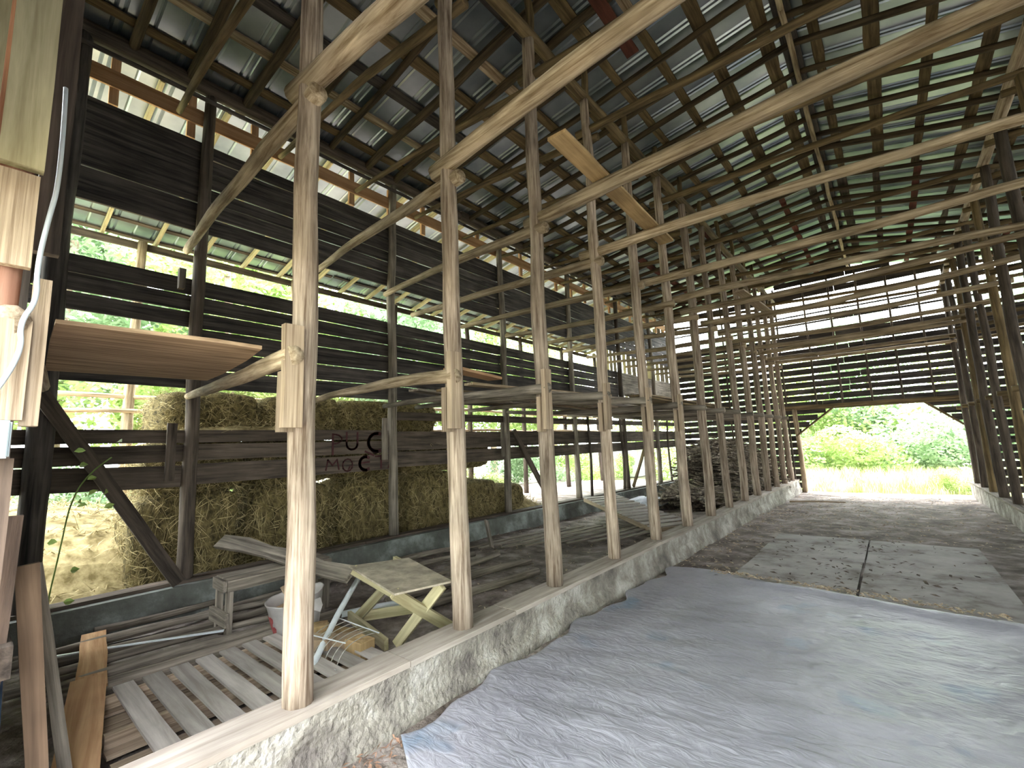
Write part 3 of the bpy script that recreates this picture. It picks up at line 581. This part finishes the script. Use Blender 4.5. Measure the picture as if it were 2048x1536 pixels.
# bucket
bk = tag(empty('bucket', (-4.28, 2.02, .05)), 'torn pinkish grey plastic tub holding scraps', 'bucket')
bk.matrix_basis = Matrix.Translation((-4.28, 2.02, .05)) @ Matrix.Rotation(.08, 4, 'X')
def lathe(prof, n=40, squash=1, torn=None):
    vs = []; fs = []
    for j, (r_, z_) in enumerate(prof):
        for i in range(n):
            a = 2*math.pi*i/n; zz = z_+(torn(a, j) if torn else 0); vs.append((r_*math.cos(a), squash*r_*math.sin(a), zz))
    for j in range(len(prof)-1):
        for i in range(n): fs.append((j*n+i, j*n+(i+1) % n, (j+1)*n+(i+1) % n, (j+1)*n+i))
    return vs, fs
def torn(a, j): return (.05*max(0, math.sin(a*1.0+.6))+.003*math.sin(a*9)) * (1 if j in (3, 4, 5, 6) else 0)
vs, fs = lathe([(.0, 0), (.17, 0), (.20, .16), (.235, .33), (.245, .34), (.238, .345), (.226, .33), (.165, .02), (0, .02)], torn=torn)
link('tub_wall', mesh('tub', vs, fs), M_BUCKET, bk, smooth=True)
vs, fs = lathe([(.0, .30), (.12, .29), (.20, .25)]); link('scraps', mesh('scrap', [(x, y, z+.02*noise.noise(Vector((x*20, y*20, 0)))) for x, y, z in vs], fs), M_BUCKIN, bk)
for i in range(5): pc('wood_scrap', bk, (random.uniform(-.1, .1), random.uniform(-.1, .1), .27), (random.uniform(-.15, .15), random.uniform(-.15, .15), .36+.03*i), .05, .012, M_CARD)
fl = link('torn_flap', mesh('flap', [(0, -.07, 0), (.005, .07, 0), (.06, .06, -.05), (.055, -.03, -.06), (.09, .02, -.09)], [(0, 1, 2, 3), (3, 2, 4)]), M_BUCKET, bk); fl.location = (.235, .04, .335); fl.modifiers.new('t', 'SOLIDIFY').thickness = .006
vs = [];fs = []
for (cy, cz, rr) in ((-.02, .20, .05), (.0, .12, .045), (-.05, .16, .03)):
    i0 = len(vs); 
    for i in range(14):
        a = 2*math.pi*i/14; q = rr*(1+.25*math.sin(3*a)); y_ = cy+q*math.cos(a); z_ = cz+q*math.sin(a)*1.1; rad = .20+(z_-.16)*.2+.006
        ang = -1.55+y_/.2; vs.append((rad*math.cos(ang), rad*math.sin(ang), z_))
    fs.append(tuple(range(i0, i0+14)))
link('red_mark', mesh('mark', vs, fs), M_REDPAINT, bk)
# pipe, second pipe
tag(pole('pipe', (-3.40, 1.72, .13), (-4.15, 2.55, .44), .024, .024, M_PVC, bend=0, wob=0), 'white plastic pipe leaning between the tub and the small table', 'pipe')
tag(pole('pipe', (-4.5, 2.2, .06), (-4.15, 3.2, .06), .03, .03, M_PVC, bend=0, wob=0), 'white plastic pipe lying on the floor under the small table', 'pipe')
# small table with crossed legs
tb = tag(empty('folding_table', (-3.5, 2.5, 0)), 'low table with a plywood top and crossed two-by-four legs', 'table')
T = [(-4.05, 2.38), (-2.97, 2.12), (-2.84, 2.58), (-3.80, 2.88)]
V = [(x+3.5, y-2.5, .585) for x, y in T]+[(x+3.5, y-2.5, .600) for x, y in T]
link('tabletop', mesh('top', V, [(3, 2, 1, 0), (4, 5, 6, 7), (0, 1, 5, 4), (1, 2, 6, 5), (2, 3, 7, 6), (3, 0, 4, 7)]), M_TTOP, tb)
def tl(a, b_): return pc('leg', tb, (a[0]+3.5, a[1]-2.5, a[2]), (b_[0]+3.5, b_[1]-2.5, b_[2]), .085, .038, M_TREAT, upv=(.5, -.8, .3))
tl((-4.0, 2.40, .57), (-3.30, 2.98, .03)); tl((-3.75, 2.82, .57), (-4.22, 2.56, .03)); tl((-3.05, 2.18, .57), (-3.12, 2.92, .03)); tl((-2.90, 2.52, .57), (-3.42, 2.46, .03))
pc('foot_board', tb, (-.80, .04, .06), (.08, -.14, .06), .038, .09, M_TREAT); pc('foot_board', tb, (-.72, .12, .05), (-.45, .55, .05), .038, .09, M_TREAT); pc('cross_rail', tb, (-.5, .36, .56), (.5, .05, .56), .038, .07, M_TREAT)
# wire rack with wooden blocks
wb = tag(empty('wire_basket', (-3.50, 1.98, .12)), 'bent wire rack lying over offcut blocks beside the sill', 'rack')
for i in range(7): tube('wire', [(-.26+.085*i, -.16, 0), (-.25+.085*i, -.12, .12+.01*i), (-.26+.085*i, .16, .14)], .003, M_STEEL, wb)
for (a, b_) in (((-.3, -.16, .0), (.32, -.20, .02)), ((-.3, -.13, .11), (.3, -.12, .17)), ((-.3, .16, .14), (.3, .16, .15))): tube('rim_wire', [a, b_], .0045, M_PVC, wb)
for i, (x, y, s_, rz) in enumerate(((-3.78, 2.15, .12, .3), (-3.58, 2.08, .13, .9), (-3.40, 2.10, .10, .1), (-3.66, 1.90, .11, .6), (-3.88, 1.98, .10, 1.1))):
    o = link('wood_block', box_mesh(-s_, s_, -s_*.7, s_*.7, 0, .13+.02*i, .006), M_CARD if i % 2 else M_TAN); o.matrix_basis = Matrix.Translation((x, y, .03)) @ Matrix.Rotation(rz, 4, 'Z')
    tag(o, ('tan offcut block under the wire rack, farthest left', 'broad offcut block in the middle under the wire rack', 'tan offcut block nearest the table under the wire rack', 'taller offcut block at the front of the wire rack', 'offcut block at the back left of the wire rack')[i], 'wood block')
# second pallet (slatted ramp), tin sheet
rp = tag(empty('slatted_platform', (0, 0, 0)), 'pale slatted wooden platform lying tilted between the kerbs', 'platform')
A_, B_, C_, D_ = Vector((-5.95, 9.75, .34)), Vector((-3.45, 7.95, .10)), Vector((-2.98, 8.75, .10)), Vector((-5.5, 10.6, .34))
nrm = (B_-A_).cross(D_-A_).normalized(); nrm = nrm if nrm.z > 0 else -nrm
for i in range(13):
    f = (i+.5)/13; p, q = A_.lerp(B_, f), D_.lerp(C_, f); pc('slat', rp, p, q, .135, .02, M_PALLET, upv=nrm, jag=.002)
for (p, q) in ((A_, B_), (D_, C_)): pc('side_rail', rp, p-nrm*.055+(D_-A_).normalized()*(.03 if p is A_ else -.03), q-nrm*.055+(D_-A_).normalized()*(.03 if p is A_ else -.03), .04, .09, M_SAWN, upv=nrm)
pc('end_rail', rp, B_-nrm*.055, C_-nrm*.055, .04, .09, M_SAWN, upv=nrm)
V = []; F = []
for i in range(25):
    for j in range(13):
        u, v_ = i/24, j/12; V.append((-6.0+u*1.3+.15*v_, 11.0+v_*1.9+.1*math.sin(u*5), -.02+.03*math.sin(u*50)+.05*noise.noise(Vector((u*3, v_*3, 1)))+.04))
for i in range(24):
    for j in range(12): F.append((i*13+j, i*13+j+1, (i+1)*13+j+1, (i+1)*13+j))
o = link('tin_sheet', mesh('tin', V, F), M_TIN, smooth=True); o.modifiers.new('t', 'SOLIDIFY').thickness = .003; tag(o, 'crumpled grey metal roofing sheet on the dirt behind the platform', 'metal sheet')
tag(pole('floor_log', (-4.6, 13.2, fz(13)+.06), (-2.85, 12.2, fz(12)+.06), .06, .05, M_REDBARK), 'reddish log lying on the dirt in front of the stick pile', 'log')
tag(pole('aisle_stick', (-2.3, 14.3, fz(14.3)+.04), (-1.1, 14.6, fz(14.6)+.04), .022, .016, M_POLE), 'long thin stick lying across the far aisle floor', 'stick')

# ------------------------------------------------------------------ stick piles
def stick_pile(name, lab, cx, cy, cz, wx, wy, h, n, seed):
    random.seed(seed); V = []; F = []
    for i in range(n):
        u = random.uniform(-1, 1); v_ = random.uniform(-1, 1)
        top = h*math.sqrt(max(0, 1-u*u*.8))*(1-.25*abs(v_))
        z0 = cz+(top if random.random() < .55 else random.random()*top)
        p = Vector((cx+u*wx, cy+v_*wy*.5, z0)); d = Vector((random.uniform(.1, .5), 1, random.uniform(-.12, .12)))
        if random.random() < .25: d = Vector((1, random.uniform(-.3, .3), random.uniform(-.5, .1)))
        d = d.normalized()*random.uniform(.45, .65); w_ = random.uniform(.018, .03)
        M, ln = frame(p-d, p+d); i0 = len(V)
        for zz in (0, ln):
            for (a, b_) in ((-w_, -w_*.6), (w_, -w_*.6), (w_, w_*.6), (-w_, w_*.6)): V.append(M @ Vector((a, b_, zz)))
        F += [(i0, i0+1, i0+5, i0+4), (i0+1, i0+2, i0+6, i0+5), (i0+2, i0+3, i0+7, i0+6), (i0+3, i0, i0+4, i0+7), (i0+3, i0+2, i0+1, i0), (i0+4, i0+5, i0+6, i0+7)]
    return tag(link(name, mesh(name, V, F), M_STICK), lab, 'stick pile', kind='stuff')
stick_pile('stick_pile', 'tall dark heap of tobacco sticks in the far left bay', -4.0, 15.2, -.15, .85, 3.4, 1.72, 1500, 3)
stick_pile('stick_pile', 'low flat heap of tobacco sticks in front of the tall heap', -4.0, 12.6, -.15, .8, 1.4, .50, 420, 4)
stick_pile('stick_pile', 'sloping heap of sticks by the far end of the left aisle kerb', -3.5, 16.0, -.2, .45, .8, 1.0, 300, 5)

# ------------------------------------------------------------------ hay
random.seed(5)
def bale_mesh(lx, ly, lz, s):
    bm = bmesh.new(); bmesh.ops.create_cube(bm, size=1)
    bmesh.ops.subdivide_edges(bm, edges=list(bm.edges), cuts=9, use_grid_fill=True)
    for v in bm.verts:
        p = v.co*2; q = Vector((math.copysign(min(1, abs(p.x))**1, p.x), p.y, p.z))
        # round the corners
        m4 = (abs(p.x)**5+abs(p.y)**5+abs(p.z)**5)**(1/5)
        q = p/m4*1.0; q = p.lerp(q, .8)
        v.co = Vector((q.x*lx/2, q.y*ly/2, q.z*lz/2)); nn = .05*noise.noise(v.co*3+Vector((s, 0, 0)))+.03*noise.noise(v.co*9+Vector((s, 0, 0))); v.co += v.co.normalized()*nn
    me = bpy.data.meshes.new('bale'); bm.to_mesh(me); bm.free(); return me
def strands_mesh(fn, n, ln=(.08, .25), w=.002):
    V = []; F = []
    for i in range(n):
        p, nr = fn(); d = Vector((random.gauss(0, 1), random.gauss(0, 1), random.gauss(0, .7))); d = (d-nr*d.dot(nr)*.75).normalized()*random.uniform(*ln)
        p = p+nr*.012; sd = d.cross(nr).normalized()*w if d.cross(nr).length > 1e-6 else Vector((w, 0, 0)); i0 = len(V); m_ = p+d*.5+nr*random.uniform(0, .05)
        V += [p-sd, p+sd, m_+sd, m_-sd, p+d-sd*.4, p+d+sd*.4]; F += [(i0, i0+1, i0+2, i0+3), (i0+3, i0+2, i0+5, i0+4)]
    return V, F
PROTO = []
for s_ in range(3):
    me = bale_mesh(1.0, 1.12, .64, s_*7.3); tri = [(p.center.copy(), p.normal.copy()) for p in me.polygons]
    V, F = strands_mesh(lambda: (lambda t: (t[0]+Vector((random.uniform(-.05, .05), random.uniform(-.05, .05), random.uniform(-.04, .04))), t[1]))(random.choice(tri)), 2200)
    PROTO.append((me, mesh('strands', V, F)))
TI = ('bottom', 'middle', 'top')
bi = 0
for tier, (ys, z) in enumerate((((1.78, 3.02, 4.28, 5.52, 6.75, 7.6), .66), ((1.85, 3.05, 4.27, 5.5, 6.6), 1.56), ((1.98, 3.2, 4.36, 5.2), 2.20))):
    for i, y in enumerate(ys):
        me, st = PROTO[bi % 3]; bi += 1
        o = link('hay_bale', me, M_STRAW, smooth=True); zz = z
        sz_ = 1.85 if tier == 0 else 1.0
        if tier == 0 and i >= 4: sz_, zz = (1.45, .53) if i == 4 else (1.2, .45)
        o.matrix_basis = Matrix.Translation((XB-.76+random.uniform(-.05, .03)-(.12 if tier == 2 else 0), y, zz)) @ Matrix.Rotation(random.uniform(-.07, .07), 4, 'Z') @ Matrix.Diagonal((1, 1.0, sz_, 1))
        c = bpy.data.objects.new('loose_straw', st); COL.objects.link(c); c.parent = o
        if not st.materials: st.materials.append(M_STRAND)
        c['kind'] = 'stuff'
        tag(o, 'straw bale behind the outer wall, %s tier, %s from the camera' % (TI[tier], ORD[i]), 'hay bale', 'straw bales behind the outer wall')
def straw_mound(lab, cx, cy, cz, rx, ry, h, n):
    me_v, me_f = [], []
    for j in range(13):
        for i in range(13):
            u, v_ = -1+i/6, -1+j/6; hh = max(0, 1-u*u)*max(0, 1-v_*v_); me_v.append((cx+u*rx, cy+v_*ry, cz+h*hh**.6+.03*noise.noise(Vector((u*4, v_*4, cx)))))
    for j in range(12):
        for i in range(12): me_f.append((j*13+i, j*13+i+1, (j+1)*13+i+1, (j+1)*13+i))
    def fn():
        f = random.choice(me_f); p = sum((Vector(me_v[k]) for k in f), Vector())/4+Vector((random.uniform(-1, 1)*rx/12, random.uniform(-1, 1)*ry/12, .01)); return p, Vector((0, 0, 1))
    V, F = strands_mesh(fn, n, (.12, .35), .005)
    b0 = len(me_v); me = mesh('straw', me_v+V, me_f+[tuple(b0+k for k in f) for f in F]); o = link('loose_straw', me, M_STRAND); tag(o, lab, 'straw', kind='stuff')
straw_mound('loose pale straw spread on the ground outside the near outer wall', -8.6, .2, .05, 2.1, 2.3, 1.12, 5000)
straw_mound('loose straw mound at the far end of the bales', XB-.8, 8.2, .10, .7, .75, .40, 1200)
straw_mound('ruffled loose straw on top of the bales behind the second outer post', XB-.45, 2.4, 1.98, .35, .9, .08, 900)
straw_mound('loose straw on the bales further along', XB-.6, 6.2, 1.70, .5, .9, .15, 800)

# ------------------------------------------------------------------ aisle floor: plastic sheet, plywood, litter
random.seed(11)
nx, ny = 210, 230
V = []; F = []
def tz(x, y): return fz(y)+.030+.012*noise.noise(Vector((x*1.1, y*1.1, 0)))+.012*noise.noise(Vector((x*2.5+y*1.2, y*5-x*2, 1)))+.008*abs(noise.noise(Vector((x*6+y*5, y*13-x*6, 2))))+.005*noise.noise(Vector((x*15, y*34, 2)))
for j in range(ny+1):
    for i in range(nx+1):
        u, v_ = i/nx, j/ny
        top = 6.06-.42*u+.08*math.exp(-((u-.12)/.08)**2)+.025*math.sin(u*20)
        bot = 1.75-2.6*u
        x = -2.40+u*4.6+(.05*math.sin(v_*23)+.03*math.sin(v_*51)) * (1-u)
        y = bot+(top-bot)*v_
        r_ = .05*math.exp(-((v_-.96)/.018)**2)*min(1, max(0, (u-.12)*6))*(1 if u < .7 else .4)
        edge = .012 if (i in (0,) or j in (ny,)) else 0
        V.append((x, y, tz(x, y)+r_-edge))
for j in range(ny):
    for i in range(nx): F.append((j*(nx+1)+i, j*(nx+1)+i+1, (j+1)*(nx+1)+i+1, (j+1)*(nx+1)+i))
o = link('plastic_sheet', mesh('tarp', V, F), M_TARP, smooth=True); o.modifiers.new('t', 'SOLIDIFY').thickness = .002; tag(o, 'large wrinkled dusty plastic sheet covering the near aisle floor', 'plastic sheet')
for i, (x0, x1, y0_, y1_, lb) in enumerate(((-1.66, -.47, 5.85, 7.50, 'near left'), (-.44, .76, 5.65, 7.48, 'near right'), (-1.68, -.46, 7.53, 9.22, 'far left'), (-.44, .76, 7.51, 9.22, 'far right'))):
    V = []; F = []
    for j in range(9):
        for k in range(7):
            x, y = x0+(x1-x0)*k/6, y0_+(y1_-y0_)*j/8; V.append((x+.01*noise.noise(Vector((j, i, 0))), y+.015*noise.noise(Vector((k, i, 5))), fz(y)+.028+.006*noise.noise(Vector((x, y, i)))))
    for j in range(8):
        for k in range(6): F.append((j*7+k, j*7+k+1, (j+1)*7+k+1, (j+1)*7+k))
    o = link('plywood_sheet', mesh('ply', V, F), M_PLYF); o.modifiers.new('t', 'SOLIDIFY').thickness = .012; tag(o, 'dusty plywood sheet lying on the aisle floor, the %s of four' % lb, 'plywood', 'plywood sheets on the aisle floor')
def litter(name, lab, n, reg, zf, size=(.02, .07), mat=M_LITTER):
    V = []; F = []
    for i in range(n):
        x, y = reg(); z = zf(x, y)+.004; a = random.uniform(0, math.pi); l_ = random.uniform(*size); w_ = l_*random.uniform(.12, .45); ca, sa = math.cos(a), math.sin(a); h_ = random.uniform(0, .018)
        i0 = len(V)
        for (p, q, hh) in ((-l_, 0, 0), (0, -w_, h_), (l_, 0, h_*.6), (0, w_, h_*.2)): V.append((x+p*ca-q*sa, y+p*sa+q*ca, z+hh+.004))
        F.append((i0, i0+1, i0+2, i0+3))
    return tag(link(name, mesh(name, V, F), mat), lab, 'litter', kind='stuff')
def fl_z(x, y): return fz(y)+.035*(noise.noise(Vector((x*1.1, y*1.1, 0)))-.3)+.012*noise.noise(Vector((x*6, y*6, 0)))
litter('dry_litter', 'dry leaf and chaff litter along the left aisle kerb and around the plywood', 420, lambda: (-2.45+abs(random.gauss(0, .45)), random.uniform(6.0, 13)), lambda x, y: fl_z(x, y)+.008, (.015, .05))
litter('dry_litter', 'dry chaff scattered over the far aisle floor', 1500, lambda: (random.uniform(-2.4, 1.4), random.uniform(9.3, 17.6)), lambda x, y: fl_z(x, y)+.005, (.012, .05))
litter('dry_litter', 'dark crumbs and leaves scattered on the plywood sheets', 260, lambda: (random.gauss(-.6, .6), random.uniform(5.8, 9.1)), lambda x, y: fz(y)+.045, (.012, .05), M_DPOST)
litter('dry_litter', 'row of chaff along the far edge of the plastic sheet', 420, lambda: (lambda x: (x, 5.98-.10*(x+1.5)+random.gauss(0, .05)))(random.uniform(-1.9, .6)), lambda x, y: fz(y)+.05, (.012, .045))
litter('dry_leaves', 'brown dry leaves at the foot of the near kerb', 120, lambda: (-2.42+abs(random.gauss(0, .10)), random.uniform(1.1, 1.75)), lambda x, y: .005, (.012, .032), M_RLEAF)
litter('dry_litter', 'chaff and chips on the dirt of the left bay', 900, lambda: (random.uniform(-6.0, -2.8), random.uniform(3, 12)), fl_z, (.012, .04))

# ------------------------------------------------------------------ outside
def leaf_cloud(n, blobs, size, seed):
    random.seed(seed); V = []; F = []
    for i in range(n):
        c, rad = random.choice(blobs); d = Vector((random.gauss(0, 1), random.gauss(0, 1), random.gauss(0, 1))).normalized()*rad*random.uniform(.55, 1.0)**.6
        p = Vector(c)+Vector((d.x, d.y, d.z*.75)); a = Vector((random.gauss(0, 1), random.gauss(0, 1), random.gauss(0, .6))).normalized(); b_ = a.cross(Vector((random.gauss(0, 1), random.gauss(0, 1), random.gauss(0, 1)))).normalized()
        s_ = random.uniform(.6, 1.3)*size; i0 = len(V); V += [p-a*s_, p-b_*s_*.5, p+a*s_, p+b_*s_*.5]; F.append((i0, i0+1, i0+2, i0+3))
    return V, F
def tree_proto(seed, h, rad, n, size):
    random.seed(seed); bl = []
    for i in range(16):
        t = random.random(); bl.append(((random.uniform(-1, 1)*rad*.75, random.uniform(-1, 1)*rad*.75, h*(.35+.62*t)), rad*random.uniform(.28, .5)))
    V, F = leaf_cloud(n, bl, size, seed); return mesh('crown', V, F)
TP = [tree_proto(101, 8, 2.6, 17000, .085), tree_proto(102, 9, 3.0, 17000, .095), tree_proto(103, 7, 2.4, 15000, .08)]
BP = []
for s_ in range(2):
    random.seed(200+s_); bl = [((random.uniform(-1.4, 1.4), random.uniform(-1, 1), random.uniform(.2, 1.5)), random.uniform(.5, .9)) for _ in range(10)]; V, F = leaf_cloud(11000, bl, .05, 300+s_); BP.append(mesh('foliage', V, F))
def tree(x, y, k, lab, s_=1, trunk=True, grp=None, mat=None, z0=-.4):
    e = tag(empty('tree', (x, y, z0), random.uniform(0, 6)), lab, 'tree', grp); e.scale = (s_,)*3
    M = Matrix.Translation((x, y, z0)) @ Matrix.Rotation(random.uniform(0, 6), 4, 'Z') @ Matrix.Scale(s_, 4); e.matrix_basis = M
    c = bpy.data.objects.new('crown', TP[k]); COL.objects.link(c); c.parent = e
    if not TP[k].materials: TP[k].materials.append(mat or (M_LEAF, M_LEAF2, M_LEAF)[k])
    t = bpy.data.objects.new('trunk', pole_mesh(6.5, .16, .08, .15, 14, 10)); t.data.materials.append(M_BARK); COL.objects.link(t); t.parent = e
random.seed(77)
for i, (x, y, k, s_) in enumerate(((-7.5, 29, 1, 1.0), (-4.0, 27.5, 0, .9), (-.5, 30, 1, 1.0), (2.8, 28, 2, .95), (6.5, 30, 1, 1.1), (10, 27, 0, 1.0), (-11, 26, 2, 1))):
    tree(x, y, k, 'tree in the thicket beyond the far door, %s from the left' % ('second third fourth fifth sixth seventh first'.split()[i]), s_, grp='trees beyond the far door', z0=-1.2)
for i, (x, y, k, s_) in enumerate(((-15, -2, 0, .9), (-17.5, 1.5, 1, 1.0), (-14.5, 4.5, 2, .9), (-18, 7.5, 0, 1.1), (-15.5, 10.5, 1, .9), (-18, 14, 2, 1.1), (-15, 17.5, 0, .9), (-19, 21, 1, 1.1), (-18, 26, 0, 1.0), (-22, 4, 1, 1.3), (-23, 11, 0, 1.3), (-24, 18, 1, 1.4))):
    tree(x, y, k, 'woodland tree outside the left wall, %s from the camera' % ORD[i], s_*1.3, grp='trees outside the left wall')
for i, (x, y, k, s_) in enumerate(((-10, -8, 0, 1.2), (-5.5, -10, 1, 1.2), (-1, -11.5, 2, 1.3), (4, -10, 0, 1.2), (9, -9, 1, 1.2))):
    tree(x, y, k, 'unseen tree added behind the viewer to dim the entrance, %s from the left' % ORD[i], s_, grp='trees added to dim the entrance')  # out of view, added to block sky light at the entrance
def bush(x, y, k, s_, lab, z0=-.35, grp='bushes outside'):
    e = tag(empty('bush', (x, y, z0)), lab, 'bush', grp); e.matrix_basis = Matrix.Translation((x, y, z0)) @ Matrix.Rotation(random.uniform(0, 6), 4, 'Z') @ Matrix.Scale(s_, 4)
    c = bpy.data.objects.new('foliage', BP[k]); COL.objects.link(c); c.parent = e
    if not BP[k].materials: BP[k].materials.append((M_LEAF, M_LEAF2)[k])
for i, (x, y, s_) in enumerate(((-8, 25.5, 1.5), (-4.6, 24.8, 1.6), (-1.5, 25.5, 1.5), (1.5, 25, 1.7), (4.8, 25.2, 1.5), (8, 24, 1.7), (-2.8, 27.5, 2.6), (2.5, 28, 2.6), (6.5, 27.5, 2.4))): bush(x, y, i % 2, s_, ('low front' if y < 26.5 else 'tall back')+' bush beyond the far door, %s from the left' % (['first', 'second', 'third', 'fourth', 'fifth', 'sixth', 'first', 'second', 'third'][i]), grp='bushes beyond the far door', z0=-.7)
for i, (x, y, s_) in enumerate(((-13, 5, 1.0), (-13.5, 9, 1.1), (-13, 13, 1.0), (-13.5, 17, 1.2), (-12.8, 20.5, 1.2), (-14, 1.2, 1.2), (-13.6, -2, 1.1), (-7.2, 23, .9), (-12.5, 23.5, .8))): bush(x, y, i % 2, s_, 'low bush outside the left wall, %s counted from the near end' % ['third', 'fourth', 'fifth', 'sixth', 'seventh', 'second', 'first', 'ninth', 'eighth'][i], grp='bushes outside the left wall')
bush(1.55, 19.4, 0, .42, 'yellow-green sapling at the right side of the far door', z0=-.3, grp=None)
V = []; F = []; random.seed(9)
for i in range(15000):
    y = 18.6+random.random()**1.4*5.5; x = random.uniform(-6.5, 6.5); h_ = random.uniform(.35, .85)*min(1, (y-18.2)/1.6+.25); a = random.uniform(0, 6.28); w_ = .010; bx_, by_ = math.cos(a)*h_*.35, math.sin(a)*h_*.35; z0 = -.42
    i0 = len(V); V += [(x-w_, y, z0), (x+w_, y, z0), (x+bx_*.4+w_*.7, y+by_*.4, z0+h_*.65), (x+bx_*.4-w_*.7, y+by_*.4, z0+h_*.65), (x+bx_, y+by_, z0+h_)]; F += [(i0, i0+1, i0+2, i0+3), (i0+3, i0+2, i0+4)]
tag(link('tall_grass', mesh('grass', V, F), M_GRASS), 'tall pale grass growing outside the far door', 'grass', kind='stuff')
# pale shed seen between the outer posts
sh = tag(empty('pale_shed', (-13.2, 26.5, -.4)), 'pale shed with vertical siding seen through the outer wall', 'shed')
link('shed_wall', box_mesh(-1.6, 1.6, -1.5, 1.5, 0, 2.6, .01), M_WHITE, sh); 
for i in range(17): link('batten', box_mesh(-1.6+.2*i-.02, -1.6+.2*i+.02, -1.53, -1.5, 0, 2.6), M_WHITE, sh)
for i in range(15): link('batten', box_mesh(1.6, 1.63, -1.4+.2*i-.02, -1.4+.2*i+.02, 0, 2.6), M_WHITE, sh)
link('roof', box_mesh(-1.8, 1.8, -1.7, 1.7, 2.6, 2.72, .01), M_TIN, sh)
